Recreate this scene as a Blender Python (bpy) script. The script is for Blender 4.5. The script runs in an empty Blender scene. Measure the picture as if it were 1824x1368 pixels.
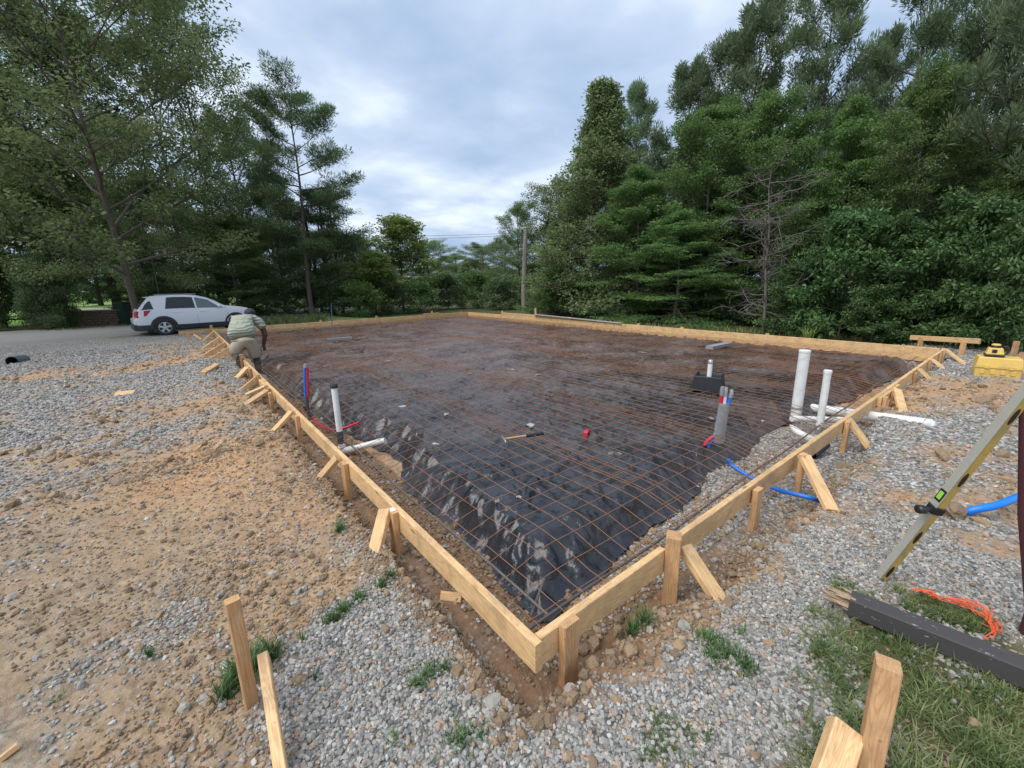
import bpy, bmesh, math, random
import numpy as np
from mathutils import Vector, Matrix
rng = np.random.default_rng(7); random.seed(7)
SC = bpy.context.scene; COL = SC.collection
# ---------------------------------------------------------------- camera
CAM_F, PITCH, YAW, ROLL, CAM_H = 743.3, .2385, .6706, -.0187, 1.4
_f = Vector((math.sin(YAW)*math.cos(PITCH), math.cos(YAW)*math.cos(PITCH), -math.sin(PITCH)))
_r = Vector((math.cos(YAW), -math.sin(YAW), 0)); _u = _r.cross(_f)
RIGHT = math.cos(ROLL)*_r + math.sin(ROLL)*_u; UP = -math.sin(ROLL)*_r + math.cos(ROLL)*_u
cd = bpy.data.cameras.new('camera'); cam = bpy.data.objects.new('camera', cd); COL.objects.link(cam)
cd.sensor_width = 36; cd.lens = CAM_F/1824*36; cd.clip_start = .05; cd.clip_end = 2500
M4 = Matrix((RIGHT, UP, -_f)).transposed().to_4x4(); M4.translation = (0, 0, CAM_H)
cam.matrix_world = M4; SC.camera = cam
# ---------------------------------------------------------------- world and sun
SUN_EL, SUN_AZ = math.radians(55), math.radians(-82)     # azimuth from +y towards +x
wd = bpy.data.worlds.new('World'); SC.world = wd; wd.use_nodes = True
nt = wd.node_tree; nt.nodes.clear()
def N(t, typ, **kw):
    n = t.nodes.new(typ)
    for k, v in kw.items():
        if k in n.inputs.keys() if isinstance(k, str) else False: n.inputs[k].default_value = v
        else: setattr(n, k, v)
    return n
def mixrgb(t, fac, a, b, typ='MIX'):
    n = t.nodes.new('ShaderNodeMixRGB'); n.blend_type = typ
    for i, v in enumerate((fac, a, b)):
        if hasattr(v, 'links') or isinstance(v, bpy.types.NodeSocket): t.links.new(v, n.inputs[i])
        elif i == 0: n.inputs[0].default_value = v
        else: n.inputs[i].default_value = (*v, 1) if len(v) == 3 else v
    return n.outputs[0]
def math_(t, op, a, b=None, c=None, clamp=False):
    n = t.nodes.new('ShaderNodeMath'); n.operation = op; n.use_clamp = clamp
    for i, v in enumerate((a, b, c)):
        if v is None: continue
        if isinstance(v, bpy.types.NodeSocket): t.links.new(v, n.inputs[i])
        else: n.inputs[i].default_value = v
    return n.outputs[0]
def ramp(t, src, stops, interp='LINEAR'):
    n = t.nodes.new('ShaderNodeValToRGB'); n.color_ramp.interpolation = interp
    e = n.color_ramp.elements
    while len(e) < len(stops): e.new(.5)
    for el, (p, c) in zip(e, stops):
        el.position = p; el.color = (c, c, c, 1) if not hasattr(c, '__len__') else (*c, 1)
    t.links.new(src, n.inputs[0]); return n.outputs[0]
def noise(t, vec, scale, detail=4, rough=.55, dist=0, out='Fac'):
    n = t.nodes.new('ShaderNodeTexNoise'); n.inputs['Scale'].default_value = scale
    n.inputs['Detail'].default_value = detail; n.inputs['Roughness'].default_value = rough; n.inputs['Distortion'].default_value = dist
    if vec is not None: t.links.new(vec, n.inputs['Vector'])
    return n.outputs[out]
def voro(t, vec, scale, feature='F1', out='Distance', rnd=1):
    n = t.nodes.new('ShaderNodeTexVoronoi'); n.feature = feature
    n.inputs['Scale'].default_value = scale; n.inputs['Randomness'].default_value = rnd
    if vec is not None: t.links.new(vec, n.inputs['Vector'])
    return n.outputs[out]
def mapping(t, vec, scale=(1, 1, 1), loc=(0, 0, 0), rot=(0, 0, 0)):
    n = t.nodes.new('ShaderNodeMapping'); n.inputs['Scale'].default_value = scale
    n.inputs['Location'].default_value = loc; n.inputs['Rotation'].default_value = rot
    t.links.new(vec, n.inputs['Vector']); return n.outputs[0]
sky = nt.nodes.new('ShaderNodeTexSky'); sky.sky_type = 'NISHITA'; sky.sun_disc = False
sky.sun_elevation = SUN_EL; sky.sun_rotation = SUN_AZ; sky.air_density = 1.2; sky.dust_density = 2
tc = nt.nodes.new('ShaderNodeTexCoord'); sep = nt.nodes.new('ShaderNodeSeparateXYZ'); nt.links.new(tc.outputs['Generated'], sep.inputs[0])
zc = math_(nt, 'MAXIMUM', math_(nt, 'ADD', sep.outputs[2], .16), .05)
cmb = nt.nodes.new('ShaderNodeCombineXYZ')
nt.links.new(math_(nt, 'DIVIDE', sep.outputs[0], zc), cmb.inputs[0]); nt.links.new(math_(nt, 'DIVIDE', sep.outputs[1], zc), cmb.inputs[1])
CL = cmb.outputs[0]
c1 = noise(nt, mapping(nt, CL, (1, 1, 1), (3.1, 7.45, 0)), .75, 6, .5, .25)
c2 = noise(nt, mapping(nt, CL, (1, 1, 1), (8.2, 1.7, 0)), 2.1, 5, .5, .2)
cf = math_(nt, 'ADD', math_(nt, 'MULTIPLY', c1, .68), math_(nt, 'MULTIPLY', c2, .32))
# sky gradient of cloud layer
ccol = ramp(nt, cf, [(.38, (.27, .37, .54)), (.46, (.34, .44, .60)), (.53, (.44, .53, .67)), (.63, (.68, .75, .84))])
skc = mixrgb(nt, 1, sky.outputs[0], (.085, .085, .085), 'MULTIPLY')
cov = ramp(nt, cf, [(.25, .55), (.42, .95)])
wcol = mixrgb(nt, cov, skc, ccol)
bg = nt.nodes.new('ShaderNodeBackground'); bg.inputs[1].default_value = 1.0
nt.links.new(wcol, bg.inputs[0]); wo = nt.nodes.new('ShaderNodeOutputWorld'); nt.links.new(bg.outputs[0], wo.inputs[0])
sl = bpy.data.lights.new('sun', 'SUN'); sl.energy = 2.1; sl.angle = math.radians(52); sl.color = (1, .965, .91)
so = bpy.data.objects.new('sun', sl); COL.objects.link(so)
sd = Vector((math.sin(SUN_AZ)*math.cos(SUN_EL), math.cos(SUN_AZ)*math.cos(SUN_EL), math.sin(SUN_EL)))
so.rotation_euler = sd.to_track_quat('Z', 'Y').to_euler()
SC.view_settings.view_transform = 'Standard'; SC.view_settings.look = 'None'; SC.view_settings.exposure = .55; SC.view_settings.gamma = 1
SC.render.film_transparent = False
try: SC.cycles.max_bounces = 6; SC.cycles.transparent_max_bounces = 4
except Exception: pass
# ---------------------------------------------------------------- surveying helpers
def ray(px, py): return (_f + RIGHT*((px-912)/CAM_F) - UP*((py-684)/CAM_F))
def G(px, py, z=0.):
    d = ray(px, py); t = (z-CAM_H)/d.z; return Vector((d.x*t, d.y*t, z))
def AT(px, py, dist):
    d = ray(px, py); t = dist/math.hypot(d.x, d.y); return Vector((d.x*t, d.y*t, CAM_H+d.z*t))
# ---------------------------------------------------------------- numpy noise
def _hash(ix, iy, s):
    h = (ix.astype(np.int64)*374761393 + iy.astype(np.int64)*668265263 + s*1442695041) & 0x7fffffff
    h = ((h ^ (h >> 13))*1274126177) & 0x7fffffff
    return ((h ^ (h >> 16)) & 0xffff)/65535.
def vn(x, y, s=0):
    x = np.asarray(x, float); y = np.asarray(y, float)
    ix = np.floor(x); iy = np.floor(y); fx = x-ix; fy = y-iy
    fx = fx*fx*(3-2*fx); fy = fy*fy*(3-2*fy)
    a = _hash(ix, iy, s); b = _hash(ix+1, iy, s); c = _hash(ix, iy+1, s); d = _hash(ix+1, iy+1, s)
    return (a*(1-fx)+b*fx)*(1-fy)+(c*(1-fx)+d*fx)*fy
def fbm(x, y, s=0, o=4, r=.5):
    v = 0; a = 1; n = 0
    for k in range(o): v = v+a*(vn(x*2**k+17*k, y*2**k-9*k, s+k)-.5); n += a; a *= r
    return v/n*2
def ss(a, b, x):
    t = np.clip((np.asarray(x, float)-a)/(b-a), 0, 1); return t*t*(3-2*t)
# ---------------------------------------------------------------- terrain
FX0, FX1, FY0, FY1 = .94, 11.52, 1.07, 18.0      # inner faces of the form boards, tops at z = 0
ROAD = [((-34, 36), 7.5), ((-6, 21.6), 7), ((-.5, 22.6), 5.5), ((4, 26), 4.5), ((12, 38), 4)]
def PADZ(x, y): return -.095-.11*ss(4, 15, np.maximum(x, y*.8)+.35*np.minimum(x, y))
def zg(x, y, detail=True):
    x = np.asarray(x, float); y = np.asarray(y, float)
    D = np.hypot(x, y)
    base = -.15 + .035*fbm(x*.5, y*.5, 3) + .02*fbm(x*1.7, y*1.7, 5)
    # clay berm along the left form, mound by the yellow case
    base += .07*np.exp(-((x-.30)/.32)**2)*ss(2.2, 4.5, y)*(1-ss(10, 14, y))
    base += .10*np.exp(-((x-7.6)/2.4)**2-((y-.10)/.75)**2)
    base += .05*np.exp(-((x-9.6)/.9)**2-((y-.2)/.8)**2)
    # yard right of near form lies lower
    base -= .07*ss(1.6, 2.4, x)*(1-ss(4.5, 6, x))*ss(.1, .9, y)*(1-ss(1.0, 1.2, y))
    # far falls away
    base -= .55*ss(12.2, 14.5, x)*ss(1.5, 4, y) + .45*ss(19, 24, y)*ss(6, 10, x) + 1.2*ss(30, 70, D)*ss(2, 12, x)
    wob = .05*fbm(x*3, y*3, 11) + .03*fbm(x*9, y*9, 12)
    # outer trench, left form
    d = FX0-.038-x + wob
    w = .075 - .03*ss(3, 8, y)
    m = (1-ss(w, w+.07, d))*ss(-.3, -.1, d)*(1-ss(8, 11, y))*ss(.90, .97, y+wob)
    dep = .185*(1-ss(6, 10, y)*.6)
    o1 = m*dep
    d2 = FY0-.038-y + wob
    w2 = .045+.16*ss(1.4, 2.2, x)*(1-ss(4.2, 6, x))
    m2 = (1-ss(w2, w2+.08, d2))*ss(-.3, -.1, d2)*ss(.76, .84, x+wob)*(1-ss(5, 9, x)*.7)*(1-ss(11.6, 12, x))
    o2 = m2*.19
    out = np.maximum(base - np.maximum(o1, o2), -.332+.02*fbm(x*4, y*4, 21))
    # inside
    din = np.minimum(np.minimum(x-FX0, FX1-x), np.minimum(y-FY0, FY1-y))
    inn = ss(-.045, -.03, din)
    fl = -.335+.02*fbm(x*4, y*4, 21)
    pad = PADZ(x, y)-.03+.01*fbm(x*2, y*2, 22)
    zi = fl+(pad-fl)*ss(.85, 1.1, din+wob*.5)
    out = out*(1-inn)+zi*inn
    if detail:
        k = (1-ss(12, 25, D))*(1-ss(.45, .6, din))
        out = out + k*(.022*fbm(x*6, y*6, 31, 4, .6) + .010*fbm(x*22, y*22, 33, 4, .7))
    # raised lawn behind the block wall
    lw = ss(26.9, 27.05, y+.44*(x+2.5))*(1-ss(0, .6, x-(-.6)))*ss(-5.4, -4.6, x)
    out = out + .5*lw
    return out
def zgs(x, y): return float(zg(np.array([x]), np.array([y]))[0])
# surface classes surveyed on the ground: (px, py, gravel, orange clay, grass/litter)
CS = [(60,1300,.15,.35,0),(250,1250,.2,.35,0),(100,1100,.1,.3,0),(300,1080,.3,.35,0),(60,950,.2,.3,0),(250,930,.1,.55,0),(450,930,.05,.6,0),(560,900,.05,.8,0),
 (400,1340,.35,.4,0),(330,1250,.3,.4,.0),(560,1250,.75,.4,0),(640,1100,.7,.4,0),(700,1010,.5,.8,0),(620,1000,.2,.7,0),(520,1060,.1,.6,0),(760,1120,1,.2,0),(700,1200,1,.2,0),(800,1300,1,.1,0),(1000,1330,1,.1,0),(1130,1290,.8,.7,.1),(900,1250,.9,.4,0),(1300,1300,.95,.2,.1),(1350,1200,.9,.3,.2),(1230,1180,.85,.4,.2),
 (1450,1180,.8,.3,.5),(1700,1280,.1,.4,.9),(1800,1340,.3,.3,.8),(1600,1150,.2,.4,.8),(1560,1060,.8,.3,.3),(1750,1140,.4,.3,.7),(1400,1060,1,.1,0),(1500,980,1,.1,0),(1700,980,.9,.3,.1),(1800,960,.5,.5,.05),(1650,930,.5,.6,0),(1500,900,.3,.9,0),(1600,860,.25,.9,0),(1750,830,.4,.7,0),(1480,830,.9,.3,0),(1560,830,.7,.5,0),
 (1650,820,.5,.8,0),(1750,780,.6,.5,0),(1620,760,.9,.2,0),(1700,740,.6,.5,0),(1650,700,.15,.8,0),(1750,700,.2,.8,0),(1800,720,.3,.7,0),(1600,720,.1,.8,0),(1700,660,.9,.2,0),(1720,640,1,.1,0),(1770,625,.7,.2,.1),
 (40,850,.5,.35,0),(150,830,.35,.5,0),(300,850,.15,.75,0),(420,860,.05,.9,0),(480,800,.1,.95,0),(420,780,.3,.8,0),(300,770,.45,.6,0),(150,760,.62,.4,0),(40,760,.6,.3,0),(250,720,.5,.5,0),(350,740,.4,.8,0),(420,720,.4,.8,0),(380,690,.6,.4,0),(300,690,.75,.3,0),(150,700,.7,.25,0),(50,690,.6,.7,0),(120,670,.35,.9,0),(220,660,.35,.9,0),(300,660,.9,.2,0),(380,655,.95,.1,0),
 (250,635,.8,.4,0),(320,625,.3,.95,0),(370,630,.3,.9,0),(280,615,.6,.6,0),(150,630,1,.05,0),(50,620,.9,.05,0),(80,650,.95,.1,0),(200,610,1,.0,0),(300,602,1,0,0),(380,600,1,.05,0),(150,592,.3,.1,.5),(240,595,.2,.2,.7),(20,565,0,.3,.9),(100,565,0,.3,.9),(180,545,0,0,1.),(520,572,.4,.7,.2),(600,566,.1,.4,.8),(480,565,0,.1,1),(700,560,0,.4,.8),(1000,560,0,.4,.9),(1200,575,0,.3,.9),(1400,590,0,.3,.9),(1550,600,.1,.3,.9),(1800,610,.1,.3,.8),
 (880,1180,.35,.8,0),(1100,1150,.3,.7,0),(1300,880,.9,.3,0),(1200,950,.6,.5,0),(1350,800,.95,.1,0),(800,1010,.0,.6,0),(600,830,.0,.6,0),(500,720,.1,.6,0),(1450,770,.9,.1,0),(1180,1060,.15,.9,0),(1280,1010,.4,.7,0),(1350,960,.35,.8,0)]
_cp = []
for c in CS:
    g = G(c[0], c[1], -.15); _cp.append((g.x, g.y, c[2], c[3], c[4]))
_cp += [(-3,-3,.6,.3,.1),(3,-3,.6,.3,.4),(-8,5,.7,.3,.1),(-12,12,.5,.3,.5),(10,-6,.3,.6,.4),(22,5,0,.3,1),(20,15,0,.3,1),(15,30,0,.3,1),(0,40,0,.1,1),(-12,35,0,.2,1),(-20,20,.1,.2,.9),(30,30,0,.2,1),(7,9,.3,.6,0),(3,14,.3,.6,0)]
_cp = np.array(_cp)
def classes(x, y):
    x = np.asarray(x, float); y = np.asarray(y, float); D = np.hypot(x, y)+.4
    xw = x+D*.05*fbm(x*2/np.sqrt(D), y*2/np.sqrt(D), 41); yw = y+D*.05*fbm(x*2/np.sqrt(D), y*2/np.sqrt(D), 47)
    W = np.zeros_like(x); A = np.zeros((3,)+x.shape)
    th = np.arctan2(yw, xw); lr = np.log(np.hypot(xw, yw)+.4)
    for p in _cp:
        tp = math.atan2(p[1], p[0]); lp = math.log(math.hypot(p[0], p[1])+.4)
        dt = np.abs(th-tp); dt = np.minimum(dt, 2*np.pi-dt)
        w = 1/((dt*dt+(1.2*(lr-lp))**2+.0006)**2)
        W += w
        for k in range(3): A[k] += w*p[2+k]
    A /= W
    n = fbm(x*2.6, y*2.6, 51, 4, .6)
    A[0] = ss(.20, .80, A[0]+.55*n); A[1] = np.clip(A[1]+.35*fbm(x*1.3, y*1.3, 57), 0, 1)
    A[2] = ss(.3, .75, A[2]+.3*fbm(x*3, y*3, 61))
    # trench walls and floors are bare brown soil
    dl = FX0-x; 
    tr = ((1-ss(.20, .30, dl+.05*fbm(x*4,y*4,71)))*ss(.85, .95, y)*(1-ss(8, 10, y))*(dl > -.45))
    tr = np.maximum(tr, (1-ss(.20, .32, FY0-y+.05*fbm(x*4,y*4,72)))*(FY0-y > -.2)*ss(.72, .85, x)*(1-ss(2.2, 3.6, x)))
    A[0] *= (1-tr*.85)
    return A[0], A[1], A[2], tr
# ---------------------------------------------------------------- mesh helpers
def mesh_np(name, V, F, mat=None, parent=None, smooth=False, attrs=None):
    """V (n,3); F (m,k) constant-size faces"""
    me = bpy.data.meshes.new(name); V = np.asarray(V, np.float32); F = np.asarray(F, np.int32)
    me.vertices.add(len(V)); me.vertices.foreach_set('co', V.ravel())
    k = F.shape[1]; me.loops.add(F.size); me.loops.foreach_set('vertex_index', F.ravel())
    me.polygons.add(len(F)); me.polygons.foreach_set('loop_start', np.arange(0, F.size, k, dtype=np.int32))
    try: me.polygons.foreach_set('loop_total', np.full(len(F), k, np.int32))
    except Exception: pass
    me.polygons.foreach_set('use_smooth', np.full(len(F), smooth))
    me.update(calc_edges=True)
    for an, (dom, arr) in (attrs or {}).items():
        a = me.attributes.new(an, 'FLOAT', dom); a.data.foreach_set('value', np.asarray(arr, np.float32))
    if mat: me.materials.append(mat)
    o = bpy.data.objects.new(name, me); COL.objects.link(o)
    if parent: o.parent = parent
    return o
class MB:
    def __init__(s): s.v = []; s.f = []
    def add(s, V, F):
        b = len(s.v); s.v += [tuple(v) for v in V]; s.f += [tuple(i+b for i in f) for f in F]; return s
    def box(s, c, size, M=None):
        hx, hy, hz = [q/2 for q in size]; M = M or Matrix.Identity(3); c = Vector(c)
        V = [c+M@Vector((a*hx, b*hy, d*hz)) for a in (-1, 1) for b in (-1, 1) for d in (-1, 1)]
        return s.add(V, [(0,1,3,2),(4,6,7,5),(0,4,5,1),(2,3,7,6),(0,2,6,4),(1,5,7,3)])
    def tube(s, P, R, n=10, caps=True, squash=None):
        P = [Vector(p) for p in P]; R = [R]*len(P) if not hasattr(R, '__len__') else R
        V = []; F = []; prev = None
        for i, p in enumerate(P):
            d = (P[min(i+1, len(P)-1)]-P[max(i-1, 0)]); d = d.normalized() if d.length > 1e-9 else Vector((0, 0, 1))
            if prev is None:
                a = Vector((0, 0, 1)) if abs(d.z) < .9 else Vector((1, 0, 0)); u = a.cross(d).normalized()
            else: u = (prev-d*prev.dot(d)).normalized()
            prev = u; w = d.cross(u)
            for k in range(n):
                t = 2*math.pi*k/n; V.append(p+(u*math.cos(t)+w*math.sin(t))*R[i])
        for i in range(len(P)-1):
            for k in range(n): F.append((i*n+k, i*n+(k+1)%n, (i+1)*n+(k+1)%n, (i+1)*n+k))
        if caps: F.append(tuple(range(n))[::-1]); F.append(tuple((len(P)-1)*n+k for k in range(n)))
        return s.add(V, F)
    def ico(s, c, r, sub=2, sc=(1, 1, 1), jit=0, seed=0):
        bm = bmesh.new(); bmesh.ops.create_icosphere(bm, subdivisions=sub, radius=1)
        rr = random.Random(seed); V = []
        for v in bm.verts:
            k = r*(1+jit*(rr.random()-.5)); V.append(Vector(c)+Vector((v.co.x*sc[0], v.co.y*sc[1], v.co.z*sc[2]))*k)
        F = [tuple(v.index for v in f.verts) for f in bm.faces]; bm.free(); return s.add(V, F)
    def prism(s, poly, h0, h1):      # polygon in xy, extruded z
        n = len(poly); V = [(x, y, h0) for x, y in poly]+[(x, y, h1) for x, y in poly]
        F = [tuple(range(n))[::-1], tuple(range(n, 2*n))]+[(i, (i+1)%n, n+(i+1)%n, n+i) for i in range(n)]
        return s.add(V, F)
    def build(s, name, mat, parent=None, smooth=False, loc=None, M=None, bevel=0):
        me = bpy.data.meshes.new(name); me.from_pydata(s.v, [], s.f); me.materials.append(mat)
        if smooth:
            for p in me.polygons: p.use_smooth = True
        me.update(); o = bpy.data.objects.new(name, me); COL.objects.link(o)
        if smooth:
            me.shade_auto = None if False else None
        if parent: o.parent = parent
        if M is not None: o.matrix_world = M
        elif loc is not None: o.location = loc
        if bevel:
            b = o.modifiers.new('bevel', 'BEVEL'); b.width = bevel; b.segments = 2; b.limit_method = 'ANGLE'
        return o
_bp = MB.build
def build_fix(s, name, mat, parent=None, smooth=False, loc=None, M=None, bevel=0):
    me = bpy.data.meshes.new(name); me.from_pydata(s.v, [], s.f); me.materials.append(mat); me.update()
    if smooth:
        me.polygons.foreach_set('use_smooth', [True]*len(me.polygons))
        try: me.set_sharp_from_angle(angle=math.radians(42))
        except Exception: pass
    o = bpy.data.objects.new(name, me); COL.objects.link(o)
    if parent: o.parent = parent
    if M is not None: o.matrix_world = M
    elif loc is not None: o.location = loc
    if bevel:
        b = o.modifiers.new('bevel', 'BEVEL'); b.width = bevel; b.segments = 2; b.limit_method = 'ANGLE'
    return o
MB.build = build_fix
def tag(o, label, cat, group=None, kind=None):
    o['label'] = label; o['category'] = cat
    if group: o['group'] = group
    if kind: o['kind'] = kind
    return o
def struct(o): o['kind'] = 'structure'; return o
def empty(name, loc=(0, 0, 0), rz=0, M=None):
    o = bpy.data.objects.new(name, None); o.empty_display_size = .1; COL.objects.link(o)
    if M is not None: o.matrix_world = M
    else: o.location = loc; o.rotation_euler = (0, 0, rz)
    return o
# ---------------------------------------------------------------- materials
def newmat(name):
    m = bpy.data.materials.new(name); m.use_nodes = True; t = m.node_tree
    b = t.nodes['Principled BSDF']; return m, t, b
def setp(b, **kw):
    nm = {'rough': 'Roughness', 'metal': 'Metallic', 'spec': 'Specular IOR Level', 'coat': 'Coat Weight'}
    for k, v in kw.items(): b.inputs[nm[k]].default_value = v
def bump(t, b, h, strength=.5, dist=.01):
    n = t.nodes.new('ShaderNodeBump'); n.inputs['Strength'].default_value = strength; n.inputs['Distance'].default_value = dist
    t.links.new(h, n.inputs['Height']); t.links.new(n.outputs[0], b.inputs['Normal']); return n
def ocoord(t): return t.nodes.new('ShaderNodeTexCoord').outputs['Object']
def simple(name, col, rough=.5, metal=0, var=.15, scale=30, bmp=.1, coat=0, dirt=None):
    m, t, b = newmat(name); oc = ocoord(t)
    n = noise(t, oc, scale, 5, .6)
    c = mixrgb(t, n, tuple(min(1, x*(1-var)) for x in col), tuple(min(1, x*(1+var)) for x in col))
    if dirt:
        dn = ramp(t, noise(t, oc, scale*.3, 6, .7, .5), [(.48, 0), (.66, 1)])
        c = mixrgb(t, math_(t, 'MULTIPLY', dn, dirt[1]), c, dirt[0])
    t.links.new(c, b.inputs['Base Color']); setp(b, rough=rough, metal=metal, coat=coat)
    if bmp: bump(t, b, n, bmp, .004)
    return m
def attr(t, name):
    n = t.nodes.new('ShaderNodeAttribute'); n.attribute_name = name; return n
# wood: length along local x, grain contours
def wood_mat(name, light, mid, dark, rough=.62):
    m, t, b = newmat(name); oc = ocoord(t)
    oi = t.nodes.new('ShaderNodeObjectInfo')
    sh = t.nodes.new('ShaderNodeVectorMath'); sh.operation = 'ADD'; t.links.new(oc, sh.inputs[0])
    cx = t.nodes.new('ShaderNodeCombineXYZ'); r9 = math_(t, 'MULTIPLY', oi.outputs['Random'], 37.)
    for i in range(3): t.links.new(r9, cx.inputs[i])
    t.links.new(cx.outputs[0], sh.inputs[1]); v = sh.outputs[0]
    big = noise(t, mapping(t, v, (.9, 9, 9)), 1.6, 3, .5, .6)
    rings = math_(t, 'SINE', math_(t, 'MULTIPLY', big, 95.))
    rings = math_(t, 'ADD', math_(t, 'MULTIPLY', rings, .5), .5)
    fine = noise(t, mapping(t, v, (3, 90, 90)), 3, 4, .6)
    c = mixrgb(t, math_(t, 'MULTIPLY', math_(t, 'POWER', rings, 1.6), .75), light, mid)
    c = mixrgb(t, math_(t, 'MULTIPLY', ramp(t, fine, [(.4, 0), (.75, 1)]), .5), c, dark)
    kn = voro(t, mapping(t, v, (1.6, 7, 7)), 1.1)
    kk = ramp(t, kn, [(.035, 1), (.085, 0)])
    c = mixrgb(t, math_(t, 'MULTIPLY', kk, .8), c, tuple(x*.3 for x in dark))
    st = ramp(t, noise(t, v, 6, 5, .65), [(.46, 0), (.70, 1)])
    c = mixrgb(t, math_(t, 'MULTIPLY', st, .5), c, (.26, .17, .10))
    sp_ = ramp(t, noise(t, v, 55, 4, .75), [(.64, 0), (.70, 1)]); c = mixrgb(t, math_(t, 'MULTIPLY', sp_, .7), c, (.20, .13, .08))
    hv = t.nodes.new('ShaderNodeHueSaturation'); t.links.new(c, hv.inputs['Color'])
    t.links.new(math_(t, 'ADD', math_(t, 'MULTIPLY', oi.outputs['Random'], .28), .86), hv.inputs['Value'])
    # end grain darker, handled by facing along length: use geometry normal in object space
    t.links.new(hv.outputs[0], b.inputs['Base Color']); setp(b, rough=rough, spec=.3)
    bump(t, b, math_(t, 'ADD', fine, math_(t, 'MULTIPLY', rings, .3)), .35, .002)
    return m
WOOD = wood_mat('pine_lumber', (.80, .54, .28), (.63, .365, .155), (.42, .22, .09))
WOOD_R = wood_mat('stake_lumber', (.70, .42, .21), (.52, .28, .12), (.34, .165, .07))
def wood_worn(name='weathered_wood'): return wood_mat(name, (.30, .27, .23), (.24, .21, .18), (.16, .14, .12))
# ground
def ground_mat():
    m, t, b = newmat('earth_and_gravel'); oc = ocoord(t)
    ag = attr(t, 'grav').outputs['Fac']; ac = attr(t, 'clay').outputs['Fac']; al = attr(t, 'litter').outputs['Fac']; at_ = attr(t, 'trench').outputs['Fac']
    n1 = noise(t, oc, 3.2, 6, .65); n2 = noise(t, oc, 16, 7, .7); n3 = noise(t, oc, 75, 4, .7)
    dirt = mixrgb(t, ramp(t, n2, [(.3, 0), (.7, 1)]), (.21, .17, .12), (.43, .35, .25))
    clay = mixrgb(t, ramp(t, n2, [(.32, 0), (.68, 1)]), (.34, .185, .09), (.60, .385, .21))
    clay = mixrgb(t, ramp(t, n1, [(.5, 0), (.7, .5)]), clay, (.55, .26, .12))
    c = mixrgb(t, ac, dirt, clay)
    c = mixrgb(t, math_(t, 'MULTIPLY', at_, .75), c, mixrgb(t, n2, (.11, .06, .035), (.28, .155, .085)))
    # pebbles in the soil
    pc = voro(t, oc, 42, 'F1', 'Color'); pd = voro(t, oc, 42)
    ps = t.nodes.new('ShaderNodeSeparateColor'); t.links.new(pc, ps.inputs[0])
    peb = math_(t, 'MULTIPLY', math_(t, 'GREATER_THAN', ps.outputs[0], .80), math_(t, 'LESS_THAN', pd, .42))
    c = mixrgb(t, math_(t, 'MULTIPLY', peb, .6), c, mixrgb(t, ps.outputs[1], (.45, .33, .22), (.42, .41, .40)))
    # gravel
    gd = voro(t, oc, 38); gc = voro(t, oc, 38, 'F1', 'Color'); gs = t.nodes.new('ShaderNodeSeparateColor'); t.links.new(gc, gs.inputs[0])
    gcol = ramp(t, gs.outputs[0], [(0, (.14, .142, .14)), (.4, (.29, .29, .28)), (.75, (.45, .445, .43)), (1, (.70, .69, .66))])
    gcol = mixrgb(t, math_(t, 'MULTIPLY', math_(t, 'GREATER_THAN', gs.outputs[1], .86), .6), gcol, (.50, .33, .20))
    gcol = mixrgb(t, ramp(t, gd, [(.45, 0), (.75, .75)]), gcol, (.14, .12, .10))
    c = mixrgb(t, ag, c, gcol)
    lit = mixrgb(t, ramp(t, n2, [(.4, 0), (.62, 1)]), (.045, .065, .025), (.12, .13, .05))
    lit = mixrgb(t, ramp(t, n1, [(.45, 0), (.65, .6)]), lit, (.17, .12, .07))
    far = attr(t, 'lawn').outputs['Fac']
    lit = mixrgb(t, far, lit, mixrgb(t, n2, (.13, .23, .05), (.22, .34, .09)))
    c = mixrgb(t, al, c, lit)
    t.links.new(c, b.inputs['Base Color']); setp(b, rough=.92, spec=.2)
    hg = math_(t, 'MULTIPLY', math_(t, 'SUBTRACT', 1., gd), ag)
    h = math_(t, 'ADD', math_(t, 'MULTIPLY', n2, 1.1), math_(t, 'ADD', math_(t, 'MULTIPLY', n3, .35), hg))
    bump(t, b, h, .9, .022)
    return m
GM = ground_mat()
def build_ground():
    az0 = YAW
    a_f = np.linspace(-1.02, 1.02, 760); a_s = np.linspace(1.02, 2*math.pi-1.02, 90)[1:-1]
    ang = np.concatenate([a_f, a_s])+az0
    r = [.25]
    while r[-1] < 900: r.append(r[-1]*(1.0075 if r[-1] < 9 else (1.012 if r[-1] < 30 else 1.08)))
    r = np.array(r); na, nr = len(ang), len(r)
    R, A = np.meshgrid(r, ang, indexing='ij')
    X = R*np.sin(A); Y = R*np.cos(A)
    Z = zg(X, Y)
    # extra clods on near bare soil
    V = np.stack([X, Y, Z], -1).reshape(-1, 3)
    V = np.vstack([V, [[0, 0, -.15]]])
    idx = np.arange(nr*na).reshape(nr, na)
    nx = np.roll(idx, -1, axis=1)
    F = np.stack([idx[:-1], nx[:-1], nx[1:], idx[1:]], -1).reshape(-1, 4)[:, ::-1]
    c = len(V)-1
    F = np.vstack([F, np.stack([np.full(na, c), nx[0], idx[0], idx[0]], -1)[:0]])
    g, cl, li, tr = classes(V[:, 0], V[:, 1])
    lawn = ss(27, 27.3, V[:, 1]+.44*(V[:, 0]+2.5))*(1-ss(2, 8, V[:, 0]))
    lawn = np.maximum(lawn, ss(19.5, 20.5, V[:, 1])*ss(2, 3, V[:, 0])*(1-ss(8, 12, V[:, 0]))*.5)
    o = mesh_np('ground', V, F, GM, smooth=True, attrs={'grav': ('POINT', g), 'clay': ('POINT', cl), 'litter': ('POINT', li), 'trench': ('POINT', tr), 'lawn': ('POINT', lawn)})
    # centre cap
    return struct(o)
build_ground()
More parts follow.
